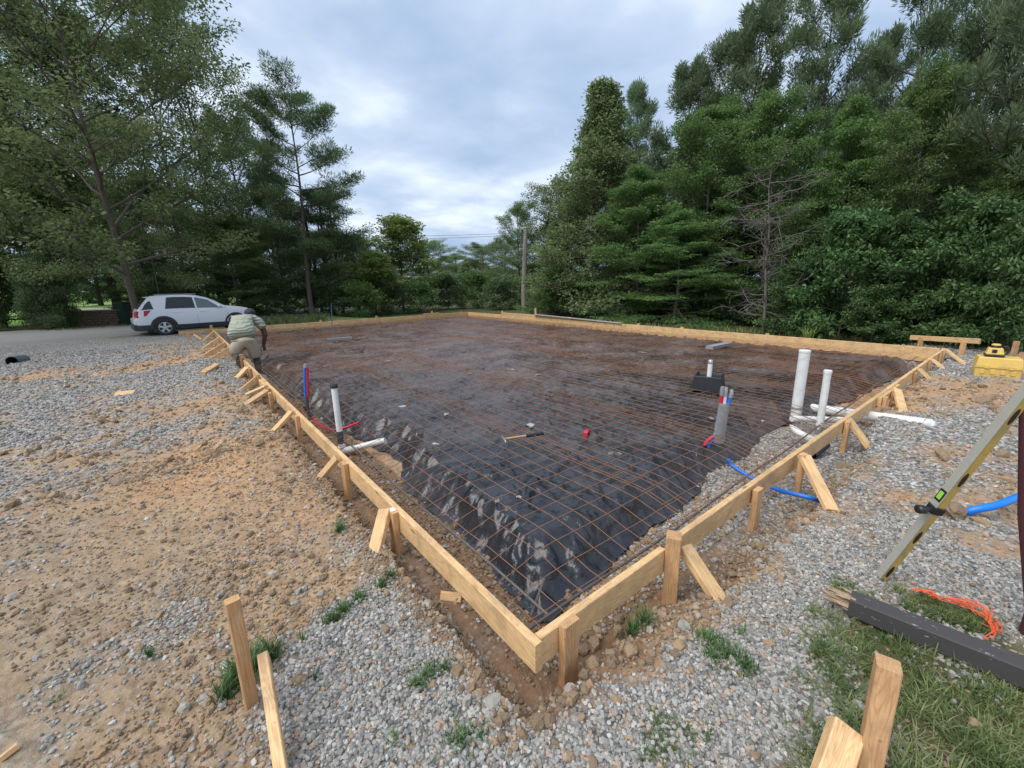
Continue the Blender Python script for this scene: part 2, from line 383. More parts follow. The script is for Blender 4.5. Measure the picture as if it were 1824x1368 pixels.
# road
def build_road():
    m, t, b = newmat('asphalt'); oc = ocoord(t)
    n = noise(t, oc, 1.2, 6, .6); n2 = noise(t, oc, 60, 3, .7)
    c = mixrgb(t, n, (.15, .148, .142), (.24, .236, .225)); c = mixrgb(t, math_(t, 'MULTIPLY', n2, .35), c, (.32, .31, .30))
    t.links.new(c, b.inputs['Base Color']); setp(b, rough=.85); bump(t, b, n2, .4, .01)
    P = [np.array(p[0], float) for p in ROAD]; V = []; F = []
    pts = []; 
    for i in range(len(P)-1):
        for k in range(20): pts.append(((P[i]*(1-k/20)+P[i+1]*k/20), ROAD[i][1]*(1-k/20)+ROAD[i+1][1]*k/20))
    pts = [(sum(p[0] for p in pts[max(0, i-8):i+9])/len(pts[max(0, i-8):i+9]), pts[i][1]) for i in range(len(pts))]
    nw = 14
    for i, (p, w) in enumerate(pts):
        d = pts[min(i+1, len(pts)-1)][0]-pts[max(i-1, 0)][0]; d = d/np.linalg.norm(d); n_ = np.array([-d[1], d[0]])
        for j in range(nw+1):
            q = p+n_*w*(j/nw-.5); 
            V.append((q[0], q[1], zgs(q[0], q[1]) + .03+.03*(1-abs(j/nw*2-1)**4)-(.05 if j in (0, nw) else 0)))
    for i in range(len(pts)-1):
        for j in range(nw): a = i*(nw+1)+j; F.append((a, a+1, a+nw+2, a+nw+1))
    struct(mesh_np('road', np.array(V), np.array(F), m, smooth=True))
build_road()
# ---------------------------------------------------------------- gravel and clods (stuff)
def ico_np(sub):
    bm = bmesh.new(); bmesh.ops.create_icosphere(bm, subdivisions=sub, radius=1)
    V = np.array([v.co[:] for v in bm.verts]); F = np.array([[v.index for v in f.verts] for f in bm.faces]); bm.free(); return V, F
def rotm(n):
    q = rng.normal(size=(n, 4)); q /= np.linalg.norm(q, axis=1)[:, None]; w, x, y, z = q.T
    return np.stack([1-2*(y*y+z*z), 2*(x*y-z*w), 2*(x*z+y*w), 2*(x*y+z*w), 1-2*(x*x+z*z), 2*(y*z-x*w), 2*(x*z-y*w), 2*(y*z+x*w), 1-2*(x*x+y*y)], -1).reshape(n, 3, 3)
def stones(name, X, Y, size, mat, sub, flat=(.55, .8), sink=.25, jit=.35, smooth=False, zoff=None):
    V0, F0 = ico_np(sub); n = len(X)
    nv = 12; variants = []
    for k in range(nv):
        v = V0.copy(); v *= 1+jit*(rng.random((len(v), 1))-.5)
        for _ in range(4):       # cut facets
            d = rng.normal(size=3); d /= np.linalg.norm(d); h = .55+.3*rng.random(); p = v@d; v -= np.outer(np.maximum(p-h, 0), d)
        variants.append(v)
    variants = np.array(variants)
    pick = rng.integers(0, nv, n)
    S = size[:, None]*np.stack([np.ones(n), .65+.35*rng.random(n), flat[0]+(flat[1]-flat[0])*rng.random(n)], -1)
    az = rng.random(n)*2*np.pi; R = rotm(n)
    # mostly lying flat: blend random tilt
    tilt = rng.normal(size=(n, 2))*.45; ca, sa = np.cos(az), np.sin(az)
    P = variants[pick]*S[:, None, :]
    x, y, z = P[..., 0], P[..., 1], P[..., 2]
    tx, ty = tilt[:, :1], tilt[:, 1:]
    y, z = y*np.cos(tx)-z*np.sin(tx), y*np.sin(tx)+z*np.cos(tx)
    x, z = x*np.cos(ty)+z*np.sin(ty), -x*np.sin(ty)+z*np.cos(ty)
    x, y = x*ca[:, None]-y*sa[:, None], x*sa[:, None]+y*ca[:, None]
    Z = zg(X, Y) + (0 if zoff is None else zoff)
    x += X[:, None]; y += Y[:, None]; z += (Z+size*S[:, 2]/size*(1-2*sink)*.8)[:, None]
    V = np.stack([x, y, z], -1).reshape(-1, 3)
    F = (F0[None]+(np.arange(n)*len(V0))[:, None, None]).reshape(-1, 3)
    rnd = rng.random(n); rnd2 = rng.random(n)
    return mesh_np(name, V, F, mat, smooth=smooth, attrs={'rnd': ('FACE', np.repeat(rnd, len(F0))), 'rnd2': ('FACE', np.repeat(rnd2, len(F0)))})
def stone_mat():
    m, t, b = newmat('gravel_stone'); oc = ocoord(t); a = attr(t, 'rnd').outputs['Fac']; a2 = attr(t, 'rnd2').outputs['Fac']
    c = ramp(t, a, [(0, (.13, .132, .13)), (.35, (.275, .268, .25)), (.7, (.385, .375, .345)), (.92, (.48, .46, .42)), (1, (.63, .61, .57))])
    c = mixrgb(t, math_(t, 'MULTIPLY', math_(t, 'GREATER_THAN', a2, .91), .75), c, (.50, .30, .165))
    n = noise(t, oc, 120, 4, .7)
    c = mixrgb(t, math_(t, 'MULTIPLY', n, .5), c, mixrgb(t, noise(t, oc, 8, 3), (.16, .15, .14), (.42, .36, .29)))
    t.links.new(c, b.inputs['Base Color']); setp(b, rough=.8, spec=.3); bump(t, b, n, .4, .003); return m
def clod_mat():
    m, t, b = newmat('clay_clod'); oc = ocoord(t); a = attr(t, 'rnd').outputs['Fac']; a2 = attr(t, 'rnd2').outputs['Fac']
    c = ramp(t, a, [(0, (.17, .13, .09)), (.35, (.27, .205, .14)), (.6, (.36, .265, .175)), (.85, (.48, .32, .18)), (1, (.56, .47, .36))])
    n = noise(t, oc, 50, 6, .75); c = mixrgb(t, n, c, (.27, .185, .115))
    c = mixrgb(t, math_(t, 'MULTIPLY', math_(t, 'GREATER_THAN', a2, .9), .7), c, (.42, .41, .38))
    t.links.new(c, b.inputs['Base Color']); setp(b, rough=.95, spec=.15); bump(t, b, n, .8, .008); return m
STM, CDM = stone_mat(), clod_mat()
def scatter(n, r0, r1, half=.98, p=1.0):
    """points in the view wedge, density ~ 1/r^p per area"""
    u = rng.random(n)
    if abs(p-2) < 1e-6: r = r0*(r1/r0)**u
    else: e = 2-p; r = (r0**e+(r1**e-r0**e)*u)**(1/e)
    a = YAW+(rng.random(n)*2-1)*half; return r*np.sin(a), r*np.cos(a)
def outside(X, Y, pad=.0):
    return ~((X > FX0-.045-pad) & (X < FX1+.045+pad) & (Y > FY0-.045-pad) & (Y < FY1+.045+pad))
def inside_gap(X, Y):
    din = np.minimum(np.minimum(X-FX0, FX1-X), np.minimum(Y-FY0, FY1-Y)); return (din > .02) & (din < .42)
def keep(mask, *a): return [q[mask] for q in a]
parts_ = []
X, Y = scatter(82000, .9, 3.6, .98, .6)
g, c_, l_, t_ = classes(X, Y); k = (rng.random(len(X)) < g*.97+.05) & outside(X, Y)
X, Y = keep(k, X, Y); tag(stones('near_gravel', X, Y, .0052+.0076*rng.random(len(X))**1.4, STM, 2), 'loose grey crushed stone covering the foreground', 'gravel', kind='stuff')
X, Y = scatter(90000, 3.6, 16, .95, 1.25)
g, c_, l_, t_ = classes(X, Y); k = (rng.random(len(X)) < g*.90+.05) & outside(X, Y)
X, Y = keep(k, X, Y); D = np.hypot(X, Y)
tag(stones('far_gravel', X, Y, (.009+.011*rng.random(len(X)))*(1+.05*(D-3.6)), STM, 1), 'loose grey crushed stone over the yard farther off', 'gravel', kind='stuff')
# gravel in the footing trench on the right side
n = 9000; X = rng.uniform(FX0+.03, 7, n); Y = FY0+.03+rng.random(n)**1.2*.55; k = rng.random(n) < ss(1.2, 3.2, X)*.9+.08
X, Y = keep(k, X, Y); tag(stones('trench_gravel', X, Y, .009+.010*rng.random(len(X)), STM, 1), 'grey crushed stone lying in the footing trench', 'gravel', kind='stuff')
# clods
X, Y = scatter(70000, .9, 5, .98, .8); g, c_, l_, t_ = classes(X, Y)
pch = np.clip(fbm(X*1.5, Y*1.5, 91)+.55, 0, 1)
k = (rng.random(len(X)) < (1-g)*(1-l_*.8)*pch+.03) & outside(X, Y); X, Y = keep(k, X, Y)
sz = .003+.006*rng.random(len(X))+.020*rng.random(len(X))**22
tag(stones('near_soil_clods', X, Y, sz, CDM, 2, (.55, .9), .3, .5), 'crumbled tan and orange soil clods in the foreground', 'soil', kind='stuff')
X, Y = scatter(32000, 4.5, 15, .95, 1.2); g, c_, l_, t_ = classes(X, Y)
k = (rng.random(len(X)) < (1-g)*(1-l_)*.9+.02) & outside(X, Y); X, Y = keep(k, X, Y)
sz = .008+.012*rng.random(len(X))+.05*rng.random(len(X))**14
tag(stones('far_soil_clods', X, Y, sz, CDM, 1, (.5, .85), .3, .5), 'orange clay clods scattered over the yard', 'soil', kind='stuff')
n = 16000; X = np.where(rng.random(n) < .6, rng.uniform(.62, 1.36, n), rng.uniform(.8, 4.5, n)); Y = np.where(X < 1.36, rng.uniform(.85, 9, n)**1, rng.uniform(.72, 1.6, n))
k = rng.random(n) < (1.1-.08*Y); X, Y = keep(k, X, Y); k = outside(X, Y) | inside_gap(X, Y); X, Y = keep(k, X, Y)
tag(stones('trench_soil_clods', X, Y, .004+.009*rng.random(len(X))+.022*rng.random(len(X))**8, CDM, 2, (.6, .9), .3, .55), 'brown soil crumbs along the footing trench', 'soil', kind='stuff')
# single rocks one can point at
def rock(px, py, r, label, mat=CDM, z=-.2, sc=(1, .85, .7), seed=1):
    p = G(px, py, z); zz = zgs(p.x, p.y); p = G(px, py, zz+r*.2); zz = zgs(p.x, p.y)
    V, F = ico_np(4); 
    nz = np.zeros(len(V)); rr = np.random.default_rng(seed)
    for _ in range(9):
        d = rr.normal(size=3); d /= np.linalg.norm(d); h = .6+.25*rr.random(); q = V@d; V = V-np.outer(np.maximum(q-h, 0), d)
    n_ = fbm(V[:, 0]*2.5+seed*7, V[:, 1]*2.5+V[:, 2]*3.1, seed, 5, .6); V = V*(1+.22*n_)[:, None]*np.array(sc)*r
    o = mesh_np('rock', V, F, mat, smooth=False, attrs={'rnd': ('FACE', np.full(len(F), rr.random()*.5+.3)), 'rnd2': ('FACE', np.zeros(len(F)))})
    o.location = (p.x, p.y, zz+r*sc[2]*.45); o.rotation_euler = (0, 0, seed*1.3); tag(o, label, 'rock'); return o
rock(1035, 1155, .034, 'brown rock in the hole just right of the near corner stake', seed=2)
rock(1060, 1147, .040, 'larger tan rock in the hole beside the brown rock', seed=3)
rock(1100, 1128, .036, 'tall tan clod behind the two rocks in the corner hole', seed=4, sc=(.8, .8, 1.1))
rock(1122, 1165, .040, 'crumbly orange clod at the near rim of the corner hole', seed=5)
rock(1098, 1245, .022, 'single orange stone on the gravel below the corner hole', seed=6)
rock(1303, 1020, .028, 'reddish rock between the long brace and the gravel', seed=7)
rock(1232, 1195, .018, 'small pinkish rock on the gravel right of the corner hole', seed=8)
rock(518, 855, .035, 'orange clay lump beside the left trench', seed=9)
rock(530, 810, .035, 'pale orange clay lump near the left bracing', seed=10)
rock(550, 1042, .022, 'round tan clod on the bare dirt left of centre', seed=11)
rock(1700, 915, .085, 'large brown clay clod beside the blue hose end', seed=12, z=-.12)
rock(1745, 932, .05, 'orange clay clod below the blue hose', seed=13, z=-.12)
rock(1330, 940, .035, 'orange clod by the leaning stake right of the near board', seed=14)
rock(1755, 716, .10, 'broad brown clod on the clay mound below the yellow case', seed=15, z=-.08)
rock(1790, 735, .08, 'flat brown clod at right end of the clay mound', seed=16, z=-.08)
rock(395, 1215, .03, 'tan clod beside the left foreground stake', seed=17, z=-.12)
# ---------------------------------------------------------------- black sheeting
def sheet():
    m, t, b = newmat('black_polythene'); oc = ocoord(t)
    n1 = noise(t, oc, 1.3, 6, .6); n2 = noise(t, oc, 9, 6, .7, .6); n3 = noise(t, oc, 38, 5, .6, 1.2)
    dust_sheen = ramp(t, math_(t, 'ADD', math_(t, 'MULTIPLY', n1, .62), math_(t, 'MULTIPLY', n2, .38)), [(.43, 0), (.56, .5), (.72, .9)])
    yy = t.nodes.new('ShaderNodeSeparateXYZ'); t.links.new(oc, yy.inputs[0])
    away = math_(t, 'MULTIPLY', math_(t, 'SUBTRACT', math_(t, 'ADD', yy.outputs[0], yy.outputs[1]), 2.8), .09, clamp=True)    # mud, dust and painted sky sheen grow towards the middle and back
    dust_sheen = math_(t, 'MULTIPLY', dust_sheen, math_(t, 'ADD', away, .06), clamp=True)
    c = mixrgb(t, dust_sheen, (.014, .016, .021), mixrgb(t, noise(t, oc, .7, 3), (.20, .172, .162), (.31, .30, .297)))  # pale tone mixes real dust with sky reflection put into the colour
    rs = ramp(t, noise(t, mapping(t, oc, (1, 1, 1), (4, 2, 0)), .45, 4, .6), [(.50, 0), (.62, .6)])
    c = mixrgb(t, math_(t, 'MULTIPLY', rs, math_(t, 'MULTIPLY', away, .8), clamp=True), c, (.20, .085, .04))
    sp = ramp(t, noise(t, oc, 14, 5, .75), [(.72, 0), (.76, .6)])
    c = mixrgb(t, sp, c, (.42, .38, .34))
    t.links.new(c, b.inputs['Base Color'])
    rg = ramp(t, math_(t, 'ADD', dust_sheen, math_(t, 'MULTIPLY', n2, .35)), [(.12, .24), (.5, .31), (.9, .46)])
    t.links.new(rg, b.inputs['Roughness']); b.inputs['Specular IOR Level'].default_value = .6; b.inputs['Coat Weight'].default_value = .1; b.inputs['Coat Roughness'].default_value = .3
    n4 = noise(t, oc, 4.5, 3, .5, 1.2); n5 = math_(t, 'ABSOLUTE', math_(t, 'SUBTRACT', noise(t, oc, 13, 2, .5, .8), .5)); bump(t, b, math_(t, 'ADD', math_(t, 'MULTIPLY', n4, 2.4), math_(t, 'SUBTRACT', math_(t, 'MULTIPLY', n3, .12), math_(t, 'MULTIPLY', n5, 1.6))), .32, .018)
    # grid
    def axis(L, fine, near):
        q = [0.]; 
        while q[-1] < L: q.append(q[-1]+(fine if q[-1] < near else fine*1.0+min(.03, (q[-1]-near)*.012)))
        return np.array(q)/q[-1]
    U, Vv = np.meshgrid(axis(10, .013, 1.9), axis(16.3, .013, 1.9), indexing='ij')
    x0, x1, y0, y1 = 1.25, 11.28, 1.355, 17.72
    X = x0+(x1-x0)*U; Y = y0+(y1-y0)*Vv
    # irregular edges: left edge as surveyed, pulled back at the pipe pit and along the right trench
    yl = [1.3, 2.1, 2.8, 3.3, 3.6, 4.0, 4.6, 5.2, 6.0, 8, 18]; xl = [0, .06, .10, .10, .20, .26, .16, .04, .0, .0, 0]
    xb = [1.3, 2, 2.9, 3.5, 4.1, 4.7, 5.2, 5.8, 7, 9, 12]; yb = [0, .07, .16, .24, .22, .30, .34, .26, .12, .05, .0]
    X = X+np.interp(Y, yl, xl)*(1-ss(0, 1.6, X-x0)) + .02*fbm(Y*3, X*.5, 101)*(1-ss(0, 1, X-x0))
    Y = Y+np.interp(X, xb, yb)*(1-ss(0, 1.6, Y-y0)) + .02*fbm(X*3, Y*.5, 102)*(1-ss(0, 1, Y-y0))
    eL = X-(x0+np.interp(Y, yl, xl)); eB = Y-(y0+np.interp(X, xb, yb)); eR = x1-X; eT = y1-Y
    e = np.minimum(np.minimum(np.maximum(eL, 0), np.maximum(eB, 0)), np.minimum(eR, eT)); e = np.maximum(e, 0)
    wd_ = .30+.10*fbm(X*1.5, Y*1.5, 103)
    s = ss(0, 1, e/wd_)
    Z = -.315+(.315+PADZ(X, Y)+.012)*s
    Z = Z + .012*fbm(X*1.2, Y*1.2, 104)
    # folds: ridged, domain-warped
    wx = X+.12*fbm(X*3, Y*3, 105); wy = Y+.12*fbm(X*3+9, Y*3, 106)
    def ridge(a, bq, sd, p=2.2): return (1-np.abs(fbm(a, bq, sd, 3, .5))*2.2).clip(0, 1)**p
    top = .034*(ridge(wx*1.9, wy*3.0, 107)-.4)+.020*(ridge(wx*5, wy*6, 108)-.4)+.003*(ridge(wx*17, wy*15, 109)-.4)
    Z = Z+top*(.35+.65*s)
    along = np.where(eL < eB, Y, X); sl_ = 4*s*(1-s)
    drape = .085*(ridge(along*1.5+.9*fbm(X*2.6, Y*2.6, 110), e*1.6, 111, 1.3)-.45)+.030*(ridge(along*3.6+1.1*fbm(X*4, Y*4, 117), e*3, 112, 1.2)-.45)*(.3+1.2*vn(X*1.3, Y*1.3, 118))+.006*(ridge(along*11+fbm(X*8, Y*8, 119), e*7, 116, 1.2)-.45)
    Z = Z+drape*sl_*1.0
    off = (.07*fbm(along*1.9+5, e*2.2, 113)+.03*fbm(along*7, e*4, 114))*(1-ss(0, .5, e))
    X = X-np.where(eL < eB, off, 0); Y = Y-np.where(eL < eB, 0, off)
    # overlapped sheet edge running across
    pl = [G(*p, -.08) for p in ((540, 702), (620, 676), (700, 657), (800, 643), (880, 636), (960, 648), (1010, 663), (1060, 673), (1150, 690), (1240, 708), (1300, 718), (1400, 722))]
    dmin = np.full(X.shape, 9.)
    for a, b2 in zip(pl[:-1], pl[1:]):
        ax, ay, bx, by = a.x, a.y, b2.x, b2.y; L2 = (bx-ax)**2+(by-ay)**2
        tt = (((X-ax)*(bx-ax)+(Y-ay)*(by-ay))/L2).clip(0, 1); dmin = np.minimum(dmin, np.hypot(X-ax-tt*(bx-ax), Y-ay-tt*(by-ay)))
    Z = Z+.06*np.exp(-(dmin/.04)**2)
    Z = np.where(s > .8, np.minimum(Z, PADZ(X, Y)+.042), Z)
    Z = np.maximum(Z, zg(X, Y, False)+.006)
    # raised rim round the taped riser
    nr, na = X.shape; idx = np.arange(nr*na).reshape(nr, na)
    F = np.stack([idx[:-1, :-1], idx[1:, :-1], idx[1:, 1:], idx[:-1, 1:]], -1).reshape(-1, 4)
    o = mesh_np('plastic_sheet', np.stack([X, Y, Z], -1).reshape(-1, 3), F, m, smooth=True)
    tag(o, 'wrinkled black plastic vapour barrier spread inside the timber form', 'plastic sheet')
sheet()
# ---------------------------------------------------------------- welded wire mesh
RUST = simple('rusty_wire', (.31, .15, .08), .8, .2, .40, 60, 0)
def wire_mesh():
    V = []; F = []; R = .0026; sp = .1524
    def zz(x, y):
        x = np.asarray(x); y = np.asarray(y)
        din = np.minimum(x-FX0, y-FY0)
        return PADZ(x, y)+.046+.012*fbm(x*1.4, y*1.4, 131)+.006*fbm(x*4, y*4, 132)-.07*(1-ss(.15, .55, din))
    b = 0
    def strand(P, r):
        nonlocal b
        P = np.asarray(P); d = np.gradient(P, axis=0); d /= np.linalg.norm(d, axis=1)[:, None]
        up = np.array([0, 0, 1.]); s = np.cross(d, up); s /= np.linalg.norm(s, axis=1)[:, None]; u = np.cross(s, d)
        n = len(P); ring = np.stack([P+u*r, P+s*r, P-u*r, P-s*r], 1)
        V.append(ring.reshape(-1, 3)); i = np.arange(n-1)[:, None]*4; k = np.arange(4)[None]
        F.append(np.stack([b+i+k, b+i+(k+1) % 4, b+i+4+(k+1) % 4, b+i+4+k], -1).reshape(-1, 4)); b += n*4
    # rolls 1.52 m wide running along y, lapped by one square, each a bit skewed
    x = 1.06; k = 0
    while x < 11.4:
        sk = .006*random.uniform(-1, 1); w = min(10, int((11.44-x)/sp)); yo = random.uniform(0, .12); dz = .006*(k % 2)
        for i in range(w+1):
            ys = np.arange(1.14+yo*.3+.02*random.random(), 17.9, .12); xs = x+i*sp+sk*(ys-1)+.010*fbm(ys*.8, np.full_like(ys, i+k*20.), 133)
            strand(np.stack([xs, ys, zz(xs, ys)+dz], -1), R)
        y = 1.20+yo
        while y < 17.85:
            xs = np.arange(x-.02, x+w*sp+.03, .12); ys = y+.008*fbm(xs*.9, np.full_like(xs, y*5), 134)+sk*3*(xs-x); xs2 = xs+sk*(y-1)
            strand(np.stack([xs2, ys, zz(xs2, ys)+dz+.005], -1), R); y += sp
        x += (w-1)*sp-random.choice([0, .03, .05]); k += 1
        if w < 10: break
    o = mesh_np('wire_mesh', np.vstack(V), np.vstack(F), RUST, smooth=True)
    tag(o, 'rusty welded wire mesh in square grid laid over the black plastic', 'wire mesh')
wire_mesh()
STEEL = simple('grey_rebar', (.17, .16, .155), .6, .5, .3, 60, .2, dirt=((.22, .11, .06), .6))
def rebar(P, label, r=.0075):
    m = MB(); Q = []
    P = [Vector(p) for p in P]
    for a, b in zip(P[:-1], P[1:]):
        n = max(2, int((b-a).length/.025))
        Q += [a.lerp(b, i/n) for i in range(n)]
    Q.append(P[-1]); m.tube(Q, [r*(1.12 if i % 2 else .95) for i in range(len(Q))], 8)
    tag(m.build('reinforcing_bar', STEEL, smooth=True), label, 'rebar', 'bars in the footing trench')
def sag(p, q, n=14, a=.02, s=0):
    p, q = Vector(p), Vector(q); return [p.lerp(q, i/n)+Vector((0, 0, a*math.sin(i*1.3+s)-.3*a*math.sin(math.pi*i/n))) for i in range(n+1)]
rebar(sag((1.17, 1.22, -.16), (1.15, 9.3, -.15), 18, .012), 'long grey rebar in the trench along the left form boards')
rebar(sag((1.02, 1.21, -.15), (8.0, 1.30, -.14), 16, .012, 1), 'long grey rebar in the trench along the right form boards')
rebar([(1.12, 1.30, -.19), (1.36, 1.46, -.20)], 'short rebar tie crossing the near corner of the trench')
rebar(sag((7.6, 1.33, -.16), (11.3, 1.36, -.16), 8, .01), 'far length of rebar toward the right end of the trench')
rebar([G(455, 640, -.05), G(490, 655, -.13), G(540, 700, -.16), G(600, 760, -.2), G(640, 800, -.24)], 'loose wire-thin bar sagging beside the left trench', .004)
# ---------------------------------------------------------------- lumber
def lumber(name, p0, p1, w, t, wdir, label=None, cat='board', group=None, mat=WOOD, cut=None, parent=None, point=0):
    """p0->p1 centre line, w across wdir, t thickness"""
    p0, p1 = Vector(p0), Vector(p1); d = (p1-p0); L = d.length; d.normalize()
    wd2 = Vector(wdir); wd2 = (wd2-d*wd2.dot(d)).normalized(); td = d.cross(wd2)
    c = min(.0035, t*.15); hw, ht = w/2, t/2
    prof = [(-hw+c, -ht), (hw-c, -ht), (hw, -ht+c), (hw, ht-c), (hw-c, ht), (-hw+c, ht), (-hw, ht-c), (-hw, -ht+c)]
    nseg = max(1, int(L/.5)); m = MB(); V = []; F = []; rr = random.Random(hash(name+str(round(p0.x*91+p0.y*37, 3))) & 0xffff)
    ca, cb = (cut or (0, 0))
    for i in range(nseg+1):
        s = i/nseg; bx = .0025*math.sin(s*5+rr.random()*.2)*(L > 2)
        for (a, b) in prof:
            xx = L*s+(ca*a if i == 0 else 0)+(cb*a if i == nseg else 0); V.append((xx, a+bx, b))
    for i in range(nseg):
        for k in range(8): F.append((i*8+k, i*8+(k+1) % 8, i*8+8+(k+1) % 8, i*8+8+k))
    if point:
        tip = len(V); V.append((L+point, 0, 0)); F += [(nseg*8+k, nseg*8+(k+1) % 8, tip) for k in range(8)]
    else: F.append(tuple(nseg*8+k for k in range(8)))
    F.append(tuple(range(8))[::-1]); m.add(V, F)
    M = Matrix((d, wd2, td)).transposed().to_4x4(); M.translation = p0
    o = m.build(name, mat, M=M)
    if parent: o.parent = parent; o.matrix_world = M
    if label: tag(o, label, cat, group)
    return o
T, Wd = .038, .089
Z3 = (0, 0, 1)
GB = 'form boards round the slab'
xL = FX0-T/2; yN = FY0-T/2; xR = FX1+T/2; yF = FY1+T/2; bh = .14
lumber('form_board', (xL, 1.02, -bh/2), (xL, 7.22, -bh/2), bh, T, Z3, 'long near form board on the left side running to the near corner', 'board', GB, cut=(0, 0))
lumber('form_board', (xL, 7.225, -bh/2), (xL+.02, 12.1, -bh/2), bh, T, Z3, 'middle form board on the left side, below the bent worker', 'board', GB)
lumber('form_board', (xL+.02, 12.105, -bh/2), (xL+.03, 18.06, -bh/2), bh, T, Z3, 'far form board on the left side, ending near the white car', 'board', GB)
lumber('form_board', (FX0+.002, yN, -bh/2), (1.845, yN, -bh/2), bh, T, Z3, 'short form board between the near corner and the tall stake', 'board', GB)
lumber('form_board', (1.935, yN+.01, -bh/2), (6.9, yN, -bh/2), bh, T, Z3, 'form board right of the tall stake, long grainy face toward the gravel', 'board', GB, cut=(-.1, 0))
lumber('form_board', (6.905, yN, -bh/2), (11.6, yN, -bh/2), bh, T, Z3, 'farthest form board on the right side, reaching the right corner', 'board', GB)
lumber('splice_board', (6.35, yN-T-.002, -.055), (7.35, yN-T-.002, -.055), .10, T, Z3, 'splice block nailed over the joint in the right-hand boards', 'board')
lumber('splice_board', (xL-T-.002, 6.95, -.06), (xL-T-.002, 7.5, -.06), .10, T, Z3, 'splice block nailed over the joint in the left-hand boards', 'board')
# far side x = FX1 (right) and y = FY1 (back): stacked boards
for (a, b, z, lab) in [(1.10, 6.2, -.07, 'upper back-right form board next to the right corner'), (6.205, 12.1, -.072, 'upper back-right form board in mid run'), (12.105, 17.98, -.07, 'upper back-right form board near the far corner'),
                       (1.10, 4.4, -.212, 'lower back-right form board next to the right corner'), (4.405, 9.9, -.213, 'lower back-right form board left of the joint under the centre'), (9.905, 17.98, -.212, 'lower back-right form board near the far corner')]:
    lumber('form_board', (xR, a, z), (xR, b, z), bh, T, Z3, lab, 'board', GB)
lumber('form_board', (xR, 10.9, .05), (xR, 15.2, .055), .09, T, Z3, 'short third board stacked on top of the back-right form', 'board', GB)
GREYW = wood_mat('grey_plank', (.36, .35, .33), (.28, .27, .26), (.2, .19, .18))
lumber('grey_plank', (xR, 8.6, .0185), (xR-.05, 12.9, .1165), .14, .03, (1, 0, 0), 'grey plank lying flat on top of the back-right form boards', 'plank', mat=GREYW)
for (a, b, z, lab) in [(.98, 5.2, -.07, 'upper back form board behind the worker'), (5.205, 9.0, -.07, 'upper back form board in mid run'), (9.005, 11.56, -.07, 'upper back form board at the far corner'),
                       (1.7, 6.6, -.212, 'lower back form board behind the worker'), (6.605, 11.56, -.212, 'lower back form board at the far corner')]:
    lumber('form_board', (a, yF, z), (b, yF, z), bh, T, Z3, lab, 'board', GB)
lumber('form_board', (9.1, yF, .035), (9.9, yF, .035), .06, T, Z3, 'small block on top of the back form beside a stake', 'board')
GS = 'stakes holding the form'
def stake(x, y, zt, zb, wide, label, lean=(0, 0), w=Wd, t=T, mat=WOOD_R, group=GS, name='stake'):
    lumber(name, (x+lean[0], y+lean[1], zt), (x, y, zb), w, t, wide, label, 'stake', group, mat, point=.0)
GBR = 'braces propping the form'
def brace(p0, p1, label, wide=Z3, w=Wd, t=T, mat=WOOD):
    lumber('brace', p0, p1, w, t, wide, label, 'brace', GBR, mat)
sx = xL-T-.001
stake(1.085, yN-T-.002, .015, -.42, (1, 0, 0), 'short stout stake at the near corner, standing in the corner hole', (.0, 0))
lumber('stake', (1.89, yN-.035, .075), (1.885, yN-.045, -.44), .088, .075, (1, .55, 0), 'tall weathered stake splitting the right-hand boards', 'stake', GS, WOOD_R)
brace((1.99, 1.005, -.035), (1.91, .66, -.27), 'long brace slanting from the tall stake toward the viewer', (1, 0, .0))
stake(2.96, yN-T-.004, -.02, -.42, (1, 0, 0), 'bare stake without brace on the right side, second from the near corner', (.0, 0))
stake(3.72, yN-T-.03, .03, -.40, (1, .1, 0), 'stake behind the pointed brace, third on the right side', (.01, .0))
brace((3.74, .98, .015), (3.42, .68, -.22), 'broad pointed brace beside the blue hose', (1, -.5, 0))
stake(5.08, yN-T-.003, -.01, -.36, (1, 0, 0), 'stake above the long white pipe on the right side')
brace((5.14, 1.03, .0), (5.12, .82, -.24), 'short brace above the long white pipe', (1, 0, .1))
stake(6.42, yN-T*2-.006, -.0, -.34, (1, 0, 0), 'stake at the near end of the right splice block')
stake(6.86, yN-T*2-.006, -.0, -.34, (1, 0, 0), 'stake at the middle of the right splice block')
brace((6.95, .96, -.0), (6.05, .70, -.2), 'long brace leaning down right of the splice block', (1, -.3, 0))
stake(8.55, yN-T-.003, -.03, -.3, (1, 0, 0), 'small stake past the clay mound on the right side')
brace((8.75, 1.0, .0), (8.62, .80, -.17), 'short pale brace beside the clay mound', (1, 0, 0))
stake(9.75, yN-T-.003, -.02, -.3, (1, 0, 0), 'fifth braced stake on the right side, before the right corner')
brace((9.95, 1.0, -.01), (9.7, .72, -.2), 'brace before the right corner', (1, 0, 0))
stake(10.9, yN-T-.003, -.0, -.3, (1, 0, 0), 'stake just short of the right corner')
stake(11.3, yN-T-.003, .0, -.32, (1, 0, 0), 'wide stake at the right corner of the form')
brace((11.45, 1.0, -.01), (10.6, .58, -.2), 'last brace at the right corner of the form', (1, 0, 0))
